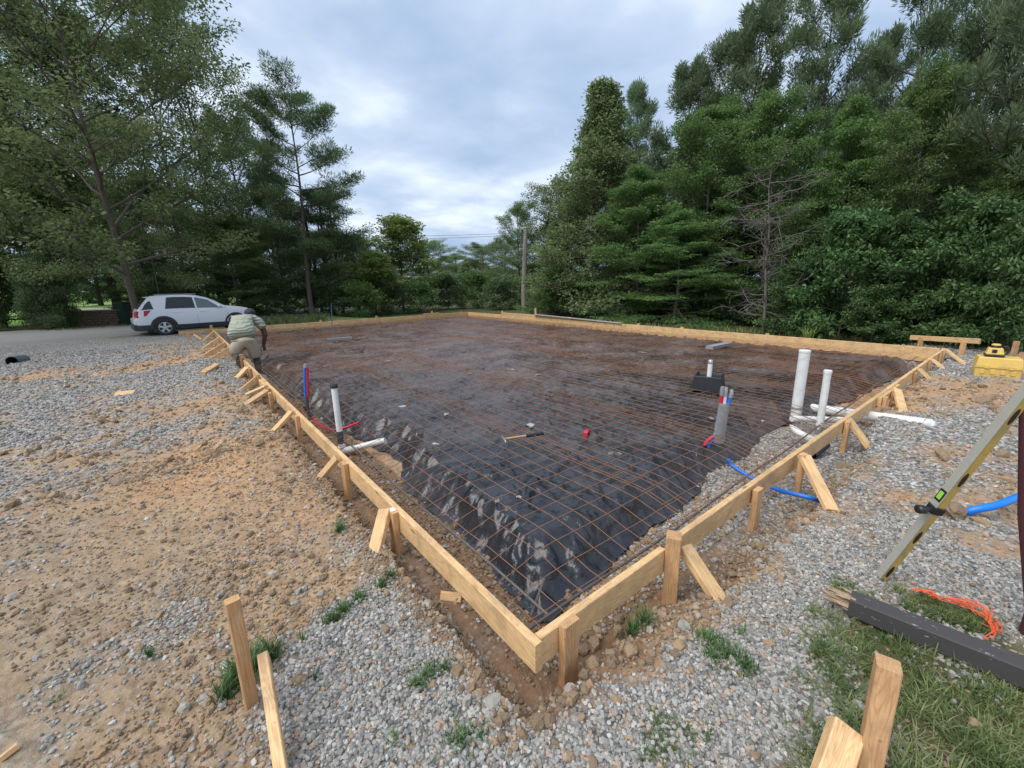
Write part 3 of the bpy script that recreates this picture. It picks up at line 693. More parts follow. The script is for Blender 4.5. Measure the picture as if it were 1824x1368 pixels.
# left side
stake(sx, 2.36, .004, -.42, (0, 1, 0), 'left side stake nearest the viewer, topped by a white tag')
brace((sx-.025, 2.42, -.01), (.70, 2.26, -.20), 'stubby brace at the stake with the white tag', (0, 1, .3))
tagm = simple('white_paper', (.8, .8, .78), .6); m = MB(); m.box((0, 0, 0), (.03, .045, .002)); m.build('paper_tag', tagm, loc=(sx+.002, 2.365, .0065)); tag(bpy.data.objects['paper_tag'], 'small white tag stapled on top of the near left stake', 'tag')
stake(sx, 3.33, .0, -.42, (0, 1, 0), 'tapered second stake on the left side', (0, 0))
brace((sx-.01, 3.48, -.005), (.69, 3.55, -.21), 'second brace on the left side, splayed outward', (0, 1, .2), .075)
stake(sx, 5.0, -.005, -.40, (0, 1, 0), 'third stake on the left side, left of the capped white pipe', w=.07)
brace((sx-.01, 5.22, -.01), (.56, 5.05, -.22), 'third brace on the left side, left of the capped white pipe', (0, 1, .2), .075)
stake(sx-T, 6.42, -.01, -.40, (0, 1, 0), 'fourth stake on the left side')
stake(sx, 6.72, -.005, -.26, (0, 1, 0), 'short block beside the fourth stake on the left side')
brace((sx-T, 6.6, -.01), (.50, 6.5, -.17), 'fourth brace on the left side, reaching into the clay', (0, 1, .3))
brace((sx-T-.01, 6.7, .025), (.60, 6.75, -.06), 'upper thin brace lying over the fourth brace', (0, 1, .3), .05)
stake(sx, 7.62, .05, -.34, (0, 1, 0), 'fifth stake on the left side, standing above the board')
brace((sx-.02, 7.65, -.02), (.50, 7.35, -.2), 'fifth brace on the left side, wide flat plank', (0, .3, 1))
stake(sx, 8.6, -.0, -.34, (0, 1, 0), 'sixth stake on the left side, just nearer than the worker'); stake(sx, 8.95, -.03, -.30, (0, 1, 0), 'short block behind the sixth left stake')
brace((sx-.02, 8.75, .0), (.55, 8.4, -.2), 'sixth brace on the left side by the worker\'s raised boot', (0, 1, .3))
stake(sx, 9.75, .12, -.32, (0, 1, 0), 'stake between the legs of the worker', w=.07)
for i, (y, top, bx, by, lab) in enumerate([(11.6, .02, .35, 11.2, 'brace just beyond the worker, long plank edge'), (12.7, .03, .30, 11.9, 'steep plank brace beyond the worker'), (14.3, .02, .42, 13.6, 'thin brace between the worker and the back-left corner'), (16.2, .04, .50, 15.4, 'brace nearest the back-left corner')]):
    stake(sx, y, .03, -.3, (0, 1, 0), 'stake behind the '+lab); brace((sx-.01, y, top), (bx, by, -.18), lab, (0, .3, 1), .10)
stake(.93, 18.12, .14, -.3, (1, 0, 0), 'taller stake at the back-left corner of the form')
lumber('kicker_board', (-.0, 18.22, -.07), (1.1, 18.2, -.05), .12, T, Z3, 'short board running left from the back-left corner', 'board')
stake(.28, 16.1, .06, -.32, (1, 0, 0), 'free stake left of the back-left corner, leaning left', (-.08, 0)); stake(.50, 16.4, .09, -.32, (1, 0, 0), 'second free stake beside the leaning one')
brace((.36, 16.2, .02), (.52, 16.0, -.12), 'thin cleat between the two free stakes', (0, .3, 1), .05)
stake(1.9, 17.9, -.0, -.3, (1, 0, 0), 'stake in the back form right behind the worker')
# back side stakes rising above the boards
for x, zt, lab in [(4.55, .075, 'block-topped stake on the back form, left of the blue rod'), (6.85, .10, 'stake on the back form, midway'), (9.55, .16, 'tall stake on the back form near the far corner'), (11.2, .05, 'low stake at the far corner')]:
    stake(x, yF+T, zt, -.4, (1, 0, 0), lab)
for y, zt, lab in [(15.2, .17, 'thin stake right of the far corner'), (12.95, .36, 'tallest stake on the back-right form'), (8.0, .05, 'low stake midway along the back-right form'), (4.2, .04, 'low stake on the back-right form toward the right corner'), (6.5, .04, 'low stake right of centre on the back-right form')]:
    stake(xR+T, y, zt, -.5, (0, 1, 0), lab)
# batter board beyond the right corner
tb = empty('batter_board', G(1680, 625, -.12)); P0 = tb.location
tag(tb, 'free-standing batter board of one rail on two legs beyond the right corner', 'batter board')
def sub(o, par): mw = o.matrix_world.copy(); o.parent = par; o.matrix_parent_inverse = Matrix.Identity(4); o.matrix_basis = par.matrix_basis.inverted() @ mw; return o
a_, b_ = AT(1622, 601, 12.6), AT(1746, 608, 12.0)
sub(lumber('rail', a_, b_, .10, T, Z3), tb)
for s, px in ((.13, 0), (.75, 0)):
    q = a_.lerp(b_, s)+Vector((-.05, -.05, .03 if s < .5 else -.03)); sub(lumber('leg', q, (q.x-(.12 if s > .5 else 0), q.y, -.4), Wd, T, (1, -1, 0), mat=WOOD_R), tb)
q = G(1794, 640, -.12); stake(q.x+.55, q.y-.05, .16, -.3, (1, -1, 0), 'stake standing behind the yellow case'); 
stake(q.x+.2, q.y-.16, .0, -.3, (1, -1, 0), 'short stake behind the right end of the yellow case')
# foreground stakes
def near_pair(base, topp, label, w=Wd, t=T, wide=(1, 0, 0), name='stake'):
    lumber(name, topp, base, w, t, wide, label, 'stake', None, WOOD_R)
vb = G(445, 1238, -.13); vt = AT(413, 1068, math.hypot(vb.x, vb.y)-.02)
near_pair(vb+Vector((0, 0, -.12))+(vb-vt)*.05, vt, 'leaning knotty stake in the left foreground', .046, .036, (1, .1, 0))
a = AT(470, 1170, 1.62); b = Vector((.02, 1.12, -.17)); lumber('brace', a, b, .036, .070, (1, 0, .1), 'pale brace in front of the left foreground stake, cut off by the picture edge', 'brace', None, WOOD)
vb = G(1540, 1400, -.16); vt = AT(1583, 1182, math.hypot(vb.x, vb.y)+.04)
near_pair(vb, vt, 'square-topped stake in the right foreground', .068, .058, (1, .25, 0))
a = AT(1508, 1295, math.hypot(vb.x, vb.y)+.0); b = G(1440, 1500, -.16); lumber('brace', a, b, .05, .085, (1, .3, 0), 'brace against the right foreground stake at the bottom edge', 'brace', None, WOOD)
# scraps
def scrap(px0, py0, px1, py1, label, w=.08, t=.03, z=-.13):
    a, b = G(px0, py0, z), G(px1, py1, z)
    a.z = zgs(a.x, a.y)+t*.6; b.z = zgs(b.x, b.y)+t*.9; lumber('wood_scrap', a, b, w, t, (-(b-a).y, (b-a).x, .15), label, 'wood scrap')
scrap(362, 673, 388, 659, 'loose board offcut on the gravel left of the worker', .09, .05)
scrap(345, 795+7, 362, 790, 'splinter of wood on the clay left of the bracing', .02, .012); scrap(380, 803, 397, 790, 'thin wood sliver on the dirt near the third brace', .03, .012)
scrap(785, 1052, 822, 1060, 'wood offcut sticking out under the left form board', .05, .02, -.28)
scrap(205, 702, 240, 700, 'flat orange board scrap on the distant gravel', .09, .02); scrap(-5, 1345, 30, 1322, 'pale wood scrap at the left foreground edge', .02, .015)
# ---------------------------------------------------------------- trees
def bark_mat(name, a, b_):
    m, t, b = newmat(name); oc = ocoord(t); n = noise(t, mapping(t, oc, (9, 9, 1.6)), 3, 6, .7)
    t.links.new(mixrgb(t, n, a, b_), b.inputs['Base Color']); setp(b, rough=.95, spec=.1); bump(t, b, n, .8, .03); return m
BARK = bark_mat('brown_bark', (.05, .042, .035), (.20, .17, .14)); GBARK = bark_mat('grey_bark', (.09, .075, .07), (.28, .245, .23))
def leaf_mat(name, dark, mid, light, trans=.45, rough=.55):
    m, t, b = newmat(name); a = attr(t, 'rnd').outputs['Fac']; a2 = attr(t, 'rnd2').outputs['Fac']
    c = ramp(t, math_(t, 'ADD', math_(t, 'MULTIPLY', a, .45), math_(t, 'MULTIPLY', a2, .55)), [(.15, dark), (.5, mid), (.85, light)])
    oi = t.nodes.new('ShaderNodeObjectInfo'); hv = t.nodes.new('ShaderNodeHueSaturation'); t.links.new(c, hv.inputs['Color'])
    t.links.new(math_(t, 'ADD', math_(t, 'MULTIPLY', oi.outputs['Random'], .024), .488), hv.inputs['Hue'])
    t.links.new(math_(t, 'ADD', math_(t, 'MULTIPLY', oi.outputs['Random'], .3), .85), hv.inputs['Value'])
    t.links.new(hv.outputs[0], b.inputs['Base Color']); setp(b, rough=rough, spec=.35)
    tr = t.nodes.new('ShaderNodeBsdfTranslucent'); t.links.new(hv.outputs[0], tr.inputs[0])
    mx = t.nodes.new('ShaderNodeMixShader'); mx.inputs[0].default_value = trans
    t.links.new(b.outputs[0], mx.inputs[1]); t.links.new(tr.outputs[0], mx.inputs[2]); t.links.new(mx.outputs[0], t.nodes['Material Output'].inputs[0]); return m
LF = dict(oak=leaf_mat('oak_leaves', (0.090, 0.137, 0.053), (0.169, 0.242, 0.091), (0.297, 0.371, 0.158)),
          dark=leaf_mat('dark_leaves', (0.068, 0.112, 0.049), (0.131, 0.201, 0.083), (0.238, 0.314, 0.138)),
          bright=leaf_mat('bright_leaves', (0.132, 0.198, 0.046), (0.232, 0.343, 0.081), (0.388, 0.488, 0.149), .4),
          pine=leaf_mat('pine_needles', (0.090, 0.137, 0.072), (0.169, 0.242, 0.124), (0.278, 0.354, 0.186)),
          spray=leaf_mat('feathery_leaves', (.068, .128, .038), (.135, .232, .070), (.235, .34, .11)),
          laurel=leaf_mat('broad_glossy_leaves', (.040, .085, .028), (.085, .16, .05), (.15, .24, .085), .3, .5),
          cone=leaf_mat('poplar_leaves', (0.109, 0.177, 0.068), (0.219, 0.306, 0.124), (0.357, 0.467, 0.206)),
          grass=leaf_mat('grass_blades', (.07, .11, .03), (.14, .19, .06), (.30, .31, .14), .3, .6),
          green_grass=leaf_mat('weed_blades', (.06, .12, .04), (.11, .20, .07), (.19, .30, .12), .3, .6))
def leaves(name, C, cl_r, n_per, leaf, mat, rg, needle=False, up=.5, elong=1.8):
    """C cluster centres (k,3), cl_r (k,3) radii"""
    k = len(C); idx = np.repeat(np.arange(k), n_per); n = len(idx)
    d = rg.normal(size=(n, 3)); d /= np.linalg.norm(d, axis=1)[:, None]
    rad = rg.random(n)**(1/2.2)
    P = C[idx]+d*rad[:, None]*cl_r[idx]
    if needle:
        ax = d*np.array([1, 1, 1.])+np.array([0, 0, up]); ax += rg.normal(size=(n, 3))*.25
    else:
        ax = d*np.array([1, 1, .35])+rg.normal(size=(n, 3))*.5+np.array([0, 0, -.15])
    ax /= np.linalg.norm(ax, axis=1)[:, None]
    nn = rg.normal(size=(n, 3))*.75+np.array([0, 0, up+.2])+d*.4
    w = np.cross(nn, ax); w /= np.linalg.norm(w, axis=1)[:, None]+1e-6
    L = leaf*(.65+.7*rg.random(n))[:, None]; Wl = L/elong
    V = np.stack([P, P+ax*L*.45+w*Wl*.5, P+ax*L, P+ax*L*.45-w*Wl*.5], 1).reshape(-1, 3)
    F = np.arange(n*4).reshape(n, 4)
    return mesh_np(name, V, F, mat, attrs={'rnd': ('FACE', rg.random(n)), 'rnd2': ('FACE', rg.random(k)[idx])})
def segs_mesh(name, segs, mat, nside=6, parent=None):
    V = []; F = []; b = 0
    for P, R in segs:
        mb = MB(); ns = nside if R[0] > .05 else (4 if R[0] > .02 else 3); mb.tube(P, R, ns, caps=False)
        V += mb.v; F += [tuple(i+b for i in f) for f in mb.f]; b += len(mb.v)
    me = bpy.data.meshes.new(name); me.from_pydata(V, [], F); me.materials.append(mat); me.update()
    me.polygons.foreach_set('use_smooth', [True]*len(me.polygons))
    o = bpy.data.objects.new(name, me); COL.objects.link(o)
    if parent: o.parent = parent
    return o
def curve(p, d, L, n, rr, up=0, wob=.15):
    P = [Vector(p)]; d = Vector(d).normalized()
    for i in range(n):
        d = (d+Vector((rr.uniform(-wob, wob), rr.uniform(-wob, wob), rr.uniform(-wob, wob)+up))).normalized(); P.append(P[-1]+d*(L/n))
    return P
PROT = {}
def make_tree(key, kind, h, rad, leafmat, seed, nb=26, start=.22, prof=None, elev=(10, 45), cr=(.7, .5), n_leaf=70, leaf=.16, needle=False,
              sub=5, trunk_r=.17, lean=(0, 0), bark=None, subcl=3, elong=1.8, upn=.5, droop=0, crown='crown', flat=1, fork=False):
    rr = random.Random(seed); rg = np.random.default_rng(seed); bark = bark or BARK
    segs = []; C = []
    nT = 14; top = Vector((lean[0], lean[1], h*.94)); TP = []
    for i in range(nT+1):
        s = i/nT; TP.append(Vector((top.x*s**1.3+.012*h*math.sin(s*5+seed), top.y*s**1.3+.012*h*math.cos(s*4+seed), top.z*s)))
    TR = [trunk_r*(1-.88*(i/nT)**.9)*(1.35 if i == 0 else 1) for i in range(nT+1)]
    segs.append(([TP[0]-Vector((0, 0, .8))]+TP, [TR[0]*1.1]+TR))
    prof = prof or (lambda s: math.sin(math.pi*min(1, .18+.82*s))**.6)
    for b in range(nb):
        s = start+(1-start)*((b+rr.random()*.8)/nb)**.95; s = min(s, .985)
        u = (s-start)/(1-start); p = TP[min(nT, int(s*nT))].lerp(TP[min(nT, int(s*nT)+1)], s*nT-int(s*nT))
        az = b*2.399+rr.uniform(-.5, .5); el = math.radians(elev[0]+(elev[1]-elev[0])*u+rr.uniform(-10, 10))
        L = rad*prof(u)*rr.uniform(.65, 1.12)
        if L < .3: L = .3
        r0 = min(TR[min(nT, int(s*nT))]*.6, .012+L*.018)
        P = curve(p, (math.cos(az)*math.cos(el), math.sin(az)*math.cos(el), math.sin(el)), L, 6, rr, .05-droop, .13)
        segs.append((P, [r0*(1-.75*i/6) for i in range(7)]))
        C.append((P[-1], 1))
        for k in range(sub):
            t = .25+.75*(k+rr.random())/sub; q = P[min(5, int(t*6))].lerp(P[min(6, int(t*6)+1)], t*6-int(t*6)); dd = (P[-1]-P[0]).normalized()
            sd_ = Vector((-dd.y, dd.x, 0))*(1 if k % 2 else -1); d2 = (dd*.7+sd_*rr.uniform(.5, 1.1)+Vector((0, 0, rr.uniform(-.25, .45)*flat)))
            L2 = L*(.22+.25*(1-t))*rr.uniform(.8, 1.3)+.15; Q = curve(q, d2, L2, 3, rr, .05-droop, .15)
            segs.append((Q, [r0*.45, r0*.35, r0*.25, r0*.12]))
            for j in range(subcl):
                f = (j+1)/subcl; C.append((Q[0].lerp(Q[-1], f)+Vector((rr.gauss(0, .12), rr.gauss(0, .12), rr.gauss(0, .10)))*cr[0], .75+.35*rr.random()))
    C.append((TP[-1]+Vector((0, 0, .2)), .7))
    Cc = np.array([c[0][:] for c in C]); Cs = np.array([c[1] for c in C])[:, None]*np.array([[cr[0], cr[0], cr[1]]])
    root = empty(key, (0, -300, 0)); tr = segs_mesh('trunk', segs, bark, 7, root)
    cro = None
    if leafmat:
        cro = leaves(crown, Cc, Cs, n_leaf, leaf, leafmat, rg, needle, upn, elong); cro.parent = root
    PROT[key] = dict(root=root, h=h, r=rad, used=False); return root
def place(key, loc, sxy, sz, rz, name, label, cat='tree', group=None):
    p = PROT[key]
    if not p['used']: r = p['root']; p['used'] = True
    else:
        src = p['root']; r = src.copy(); COL.objects.link(r)
        for ch in list(src.children): c = ch.copy(); COL.objects.link(c); c.parent = r
        for k in list(r.keys()):
            if k == 'group': del r['group']
    r.name = name; r.location = loc; r.scale = (sxy, sxy, sz); r.rotation_euler = (0, 0, rz); return tag(r, label, cat, group)
def plant(key, px, dist, top, hw, name, label, cat='tree', group=None, rz=None):
    b = AT(px, 560, dist); z = zgs(b.x, b.y)-.02; t = AT(px, top, dist)
    a, c = AT(px-hw, 520, dist), AT(px+hw, 520, dist); w = math.hypot(a.x-c.x, a.y-c.y)/2
    h = t.z-z; p = PROT[key]
    return place(key, (b.x, b.y, z), w/p['r'], h/p['h'], rz if rz is not None else (px*.37) % 6.28, name, label, cat, group)
rd = lambda s: math.sin(math.pi*min(1, .25+.72*s))**.5
make_tree('oak_a', 'broad', 16, 5.0, LF['oak'], 11, nb=34, start=.16, cr=(.62, .42), n_leaf=66, leaf=.145, sub=6, trunk_r=.24, prof=rd)
make_tree('oak_open', 'broad', 17, 5.0, LF['oak'], 12, nb=36, start=.14, elev=(15, 62), cr=(.52, .36), n_leaf=46, leaf=.145, sub=6, trunk_r=.125, prof=lambda s: math.sin(math.pi*min(1, .3+.6*s))**.5, fork=True)
make_tree('overhang', 'broad', 9, 4.2, LF['oak'], 31, nb=30, start=.34, elev=(-8, 50), cr=(.60, .36), n_leaf=62, leaf=.125, sub=6, trunk_r=.07, prof=rd)
make_tree('oak_dark', 'broad', 14, 4.6, LF['dark'], 13, nb=34, start=.08, cr=(.66, .42), n_leaf=72, leaf=.145, sub=6, trunk_r=.2, prof=rd)
make_tree('poplar', 'cone', 13, 3.6, LF['cone'], 14, nb=64, start=.03, elev=(-5, 45), cr=(.56, .42), n_leaf=50, leaf=.145, sub=6, prof=lambda s: (1-s)**.80*1.0+.03)
make_tree('loblolly', 'pine', 18, 3.4, LF['pine'], 15, nb=34, start=.12, elev=(5, 65), cr=(.26, .52), n_leaf=110, leaf=.24, needle=True, sub=5, subcl=2, elong=6, upn=1.0, prof=lambda s: .4+.6*math.sin(math.pi*min(1, .35+.6*s)))
make_tree('loblolly_b', 'pine', 18, 3.2, LF['pine'], 16, nb=40, start=.08, elev=(0, 70), cr=(.26, .48), n_leaf=100, leaf=.24, needle=True, sub=5, subcl=2, elong=6, upn=1.0, prof=lambda s: .35+.65*(1-s)**.5)
make_tree('virginia_pine', 'pine', 13, 3.4, LF['dark'], 17, nb=30, start=.28, elev=(0, 35), cr=(.42, .20), n_leaf=85, leaf=.20, needle=True, sub=7, subcl=3, elong=6, upn=.5, flat=.4, prof=lambda s: .55+.45*math.sin(math.pi*s))
make_tree('feathery', 'spray', 12, 4.2, LF['spray'], 18, nb=44, start=.04, elev=(-5, 40), cr=(.55, .14), n_leaf=62, leaf=.13, sub=8, subcl=3, flat=.3, droop=.02, elong=2.2, prof=lambda s: (1-s)**.6*.95+.1)
make_tree('feathery_b', 'spray', 12, 4.2, LF['spray'], 19, nb=40, start=.06, elev=(0, 45), cr=(.60, .18), n_leaf=60, leaf=.14, sub=8, subcl=3, flat=.4, droop=.02, elong=2.2, prof=rd)
make_tree('sapling', 'broad', 7, 2.3, LF['bright'], 20, nb=26, start=.12, elev=(20, 65), cr=(.42, .30), n_leaf=42, leaf=.15, sub=5, trunk_r=.07, prof=rd)
make_tree('cedar_bush', 'dark', 4, 2.4, LF['dark'], 21, nb=34, start=.02, elev=(0, 50), cr=(.5, .34), n_leaf=70, leaf=.11, sub=6, trunk_r=.08, prof=lambda s: (1-s)**.5)
make_tree('laurel', 'laurel', 4.2, 1.9, LF['laurel'], 22, nb=26, start=.05, elev=(5, 55), cr=(.36, .20), n_leaf=44, leaf=.17, sub=6, subcl=2, trunk_r=.05, elong=2.3, upn=.9, prof=rd)
make_tree('bush', 'bush', 1.8, 1.3, LF['dark'], 23, nb=20, start=.02, elev=(5, 70), cr=(.30, .22), n_leaf=48, leaf=.11, sub=4, subcl=2, trunk_r=.03, prof=rd)
make_tree('bush_light', 'bush', 1.8, 1.3, LF['spray'], 24, nb=20, start=.02, elev=(5, 70), cr=(.30, .20), n_leaf=44, leaf=.12, sub=4, subcl=2, trunk_r=.03, prof=rd)
# distant block of woods: same protos farther out
GT = 'trees of the wood behind the form'
trees = [
 # left
 ('oak_a', -330, 19, -380, 330, 'oak_tree', 'big dark oak whose crown fills the far left edge'),
 ('oak_dark', -60, 31, -60, 260, 'oak_tree', 'dark spreading tree behind the road at the left edge'),
 ('oak_open', 232, 20.6, -230, 310, 'oak_tree', 'tall open-crowned tree with a leaning trunk just left of the car'),
 ('oak_a', 105, 31, -40, 240, 'oak_tree', 'leafy oak between the left edge and the leaning trunk'),
 ('oak_open', 340, 27, -60, 200, 'oak_tree', 'tall oak rising directly behind the white car'),
 ('oak_open', 405, 30, 25, 130, 'oak_tree', 'oak whose crown ends at the open sky left of the sparse pine'),
 ('oak_a', 455, 34, 215, 100, 'oak_tree', 'lower oak between the car and the tall sparse pine'),
 ('oak_open', 100, 29, 240, 150, 'understory_tree', 'lower loose tree overhanging the road on the left'),
 ('overhang', 118, 26.2, 275, 165, 'understory_tree', 'low leafy tree hanging over the road left of the leaning trunk'),
 ('overhang', 290, 23.5, 330, 100, 'understory_tree', 'low leafy tree just behind the roof of the white car'),
 ('feathery', 270, 27, 400, 80, 'understory_tree', 'light green understory tree behind the rear of the car'),
 ('feathery_b', 425, 26, 395, 90, 'understory_tree', 'yellowish understory tree behind the bent worker'),
 ('virginia_pine', 560, 25, 168, 100, 'pine_tree', 'tall sparse flat-topped pine standing out against the sky'),
 ('oak_dark', 590, 27, 345, 100, 'oak_tree', 'dark round tree at the foot of the sparse pine'),
 ('oak_dark', 510, 29, 330, 70, 'oak_tree', 'dark tree left of the foot of the sparse pine'),
 ('sapling', 722, 29, 398, 80, 'sapling', 'bright yellow-green young tree left of the sky gap'),
 ('sapling', 672, 26, 455, 60, 'sapling', 'smaller bright green sapling below the dark round tree'),
 ('oak_a', 640, 32, 425, 75, 'oak_tree', 'low dark tree behind the bright saplings'),
 ('oak_a', 210, 29, 60, 190, 'oak_tree', 'full oak filling the crown gap behind the leaning trunk'),
 ('oak_a', 770, 40, 432, 62, 'oak_tree', 'dark tree just right of the bright sapling'),
 ('oak_a', 815, 58, 455, 60, 'oak_tree', 'distant tree below the lowest bit of sky'),
 ('oak_a', 862, 50, 436, 60, 'oak_tree', 'distant grey-green tree left of the utility pole'),
 ('poplar', 832, 48, 466, 30, 'poplar_tree', 'small distant pointed tree in the gap'),
 ('oak_a', 903, 42, 425, 52, 'oak_tree', 'dark distant tree right behind the utility pole guy wire'),
 ('oak_a', 925, 33, 365, 48, 'oak_tree', 'tall narrow tree with sky holes behind the utility pole'),
 ('oak_a', 975, 36, 400, 50, 'oak_tree', 'leafy tree just right of the utility pole'),
 # right
 ('poplar', 1062, 21.5, 134, 122, 'poplar_tree', 'bright cone-shaped poplar at the left end of the right wood'),
 ('poplar', 990, 23, 390, 55, 'poplar_tree', 'lower leafy tree left of the cone-shaped poplar'),
 ('loblolly_b', 1125, 26, 160, 75, 'pine_tree', 'pine with slim upright top just right of the cone-shaped poplar'),
 ('loblolly', 1205, 25, 120, 110, 'pine_tree', 'second pine of the right wood, below the taller group'),
 ('loblolly', 1305, 24, 15, 130, 'pine_tree', 'tall pine with candle-like top left of the sky notch'),
 ('loblolly_b', 1415, 23, -30, 120, 'pine_tree', 'tallest slim pine left of the upper right sky notch'),
 ('loblolly', 1560, 22, -90, 150, 'pine_tree', 'pine crossing the top edge right of the sky notch'),
 ('loblolly_b', 1660, 20, -260, 170, 'pine_tree', 'very tall pine at the upper right'),
 ('loblolly', 1800, 17, -420, 230, 'pine_tree', 'huge near pine overhanging the right edge'),
 ('loblolly', 1262, 25, 80, 100, 'pine_tree', 'pine filling the crown line left of the tall candle-topped pine'),
 ('loblolly_b', 1490, 26, 95, 110, 'pine_tree', 'pine set back in the sky notch at upper right'),
 ('oak_a', 1700, 21, -60, 170, 'oak_tree', 'leafy tree among the tall pines at upper right'),
 ('feathery', 1130, 19.5, 300, 115, 'understory_tree', 'feathery tree with layered boughs below the slim pine'),
 ('feathery_b', 1240, 20, 205, 130, 'understory_tree', 'broad feathery tree left of the dead tree'),
 ('feathery', 1200, 17.8, 380, 120, 'understory_tree', 'low feathery tree with bright boughs near the form'),
 ('feathery_b', 1350, 19, 200, 130, 'understory_tree', 'feathery tree right behind the bare dead tree'),
 ('feathery', 1470, 18.5, 190, 130, 'understory_tree', 'yellow-green feathery tree right of the dead tree'),
 ('feathery_b', 1590, 17.5, 170, 140, 'understory_tree', 'feathery tree above the glossy shrubs'),
 ('oak_dark', 1500, 21, 260, 140, 'oak_tree', 'dark tree deep behind the glossy shrubs'),
 ('oak_dark', 1660, 19, 300, 150, 'oak_tree', 'dark tree behind the batter board'),
 ('oak_dark', 1290, 23, 330, 130, 'oak_tree', 'dark tree deep in the wood behind the dead tree'),
 ('oak_dark', 1130, 25, 360, 100, 'oak_tree', 'dark tree deep behind the cone-shaped poplar'),
 ('feathery', 1760, 16.5, 250, 150, 'understory_tree', 'feathery tree leaning in above the yellow case'),
 ('oak_dark', 1900, 16, 120, 260, 'oak_tree', 'dark tree at the right edge of the picture'),
]
for i, (k, px, d, top, hw, nm, lab) in enumerate(trees): plant(k, px, d, top, hw, nm, lab)
plant('cedar_bush', 85, 26.0, 462, 66, 'evergreen_bush', 'very dark rounded evergreen by the road on the far left', 'bush')
plant('cedar_bush', 5, 29.5, 430, 75, 'evergreen_bush', 'dark evergreen at the left edge behind the road', 'bush')
plant('cedar_bush', -85, 27, 440, 90, 'evergreen_bush', 'dark evergreen cut off by the left edge', 'bush')
for i, (px, d, top, hw, lab) in enumerate([(1500, 14.6, 400, 95, 'glossy broad-leaved shrub right of the dead tree'), (1590, 14.2, 415, 100, 'glossy shrub behind the right corner of the form'), (1690, 14, 380, 110, 'tall glossy shrub behind the batter board'), (1790, 13.4, 395, 110, 'glossy shrub above the yellow case'), (1430, 15.3, 480, 70, 'low glossy shrub just right of the dead trunk'), (1560, 13.3, 520, 60, 'smallest glossy shrub near the right corner of the form'), (1850, 13, 350, 120, 'glossy shrub at the right picture edge')]):
    plant('laurel', px, d, top, hw, 'shrub', lab, 'shrub')
ORD = 'first second third fourth fifth sixth seventh eighth ninth tenth eleventh twelfth thirteenth fourteenth fifteenth sixteenth seventeenth'.split()
GU = 'undergrowth along the foot of the right wood'
for i in range(17):
    px = 985+i*50; d = 21.5-i*.48
    plant('bush' if i % 3 else 'bush_light', px, d, 505+(i % 4)*9+(i*2 if px > 1400 else 0), 42+i*1.6, 'undergrowth_bush', ORD[i]+' undergrowth bush from the left at the foot of the right wood', 'bush', GU)
GL = 'undergrowth along the left and back'
for i, (px, d, top) in enumerate([(500, 26, 515), (545, 27, 525), (600, 26, 512), (650, 25, 520), (700, 26, 510), (750, 27, 515), (800, 30, 505), (850, 30, 500), (890, 28, 508), (935, 28, 510), (975, 25, 505), (455, 28, 505), (400, 28, 500), (300, 31, 505), (345, 30, 500), (265, 33, 505)]):
    plant('bush_light' if i % 2 else 'bush', px, d, top, 34, 'undergrowth_bush', ['bush behind the bent worker', 'bush between the worker and the sparse pine', 'bush right of the sparse pine trunk', 'bush below the small bright sapling', 'bush at the foot of the bright yellow-green sapling', 'bush right of the bright yellow-green sapling', 'bush left of the far corner of the form', 'bush directly behind the far corner', 'bush left of the guy wires', 'bush behind the foot of the utility pole', 'bush right of the utility pole', 'bush above the worker and left', 'bush behind the car bonnet', 'bush behind the car roof', 'bush behind the front car window', 'bush just right of the leaning trunk'][i], 'bush', GL)
# darker second row of the wood so no horizon shows between trunks
GW = 'background trees deep in the wood'
for i in range(15):
    px = 1000+i*62; d = 33-i*.55; plant('oak_dark' if i % 2 else 'oak_a', px, d, 330-i*13 if px < 1500 else 250, 95, 'background_tree', ORD[i]+' background tree from the left, deep in the right wood', 'tree', GW)
GW2 = 'background trees behind the left row'
for i in range(12):
    px = -60+i*62; d = 42; plant('oak_dark' if i % 2 else 'oak_a', px, d, 300+i*11, 95, 'background_tree', ORD[i]+' background tree from the left, seen through gaps in the left row', 'tree', GW2)
for i in range(8):
    px = 600+i*50; plant('oak_dark' if i % 2 else 'oak_a', px, 75, 478-(i % 3)*5, 60, 'background_tree', ORD[i]+' hazy horizon tree from the left, beyond the far corner', 'tree', 'background trees on the horizon')
for i, (px, d) in enumerate([(450, 32), (478, 34), (590, 27), (575, 28), (612, 29), (395, 30)]):
    b = AT(px, 560, d); r_ = random.Random(i); o = segs_mesh('tree_trunk', [(curve((0, 0, -.5), (0, 0, 1), 7, 6, r_, 0, .04), [.11, .1, .09, .085, .08, .07, .06])], BARK); o.location = (b.x, b.y, zgs(b.x, b.y)); 
    tag(o, ['slim trunk left of the sparse pine, in shade', 'slim trunk between worker and sparse pine', 'slim trunk right of the sparse pine', 'slim trunk nearest the sparse pine', 'slim trunk beside the pale shed', 'slim trunk behind the car windscreen'][i], 'tree', 'slim trunks in the shade of the back wood')
for i in range(7):
    plant('bush', 70+i*42, 60, 512-(i % 3)*5, 42, 'undergrowth_bush', ORD[i]+' far bush from the left, beyond the lawn and driveway', 'bush', 'far bushes beyond the lawn')
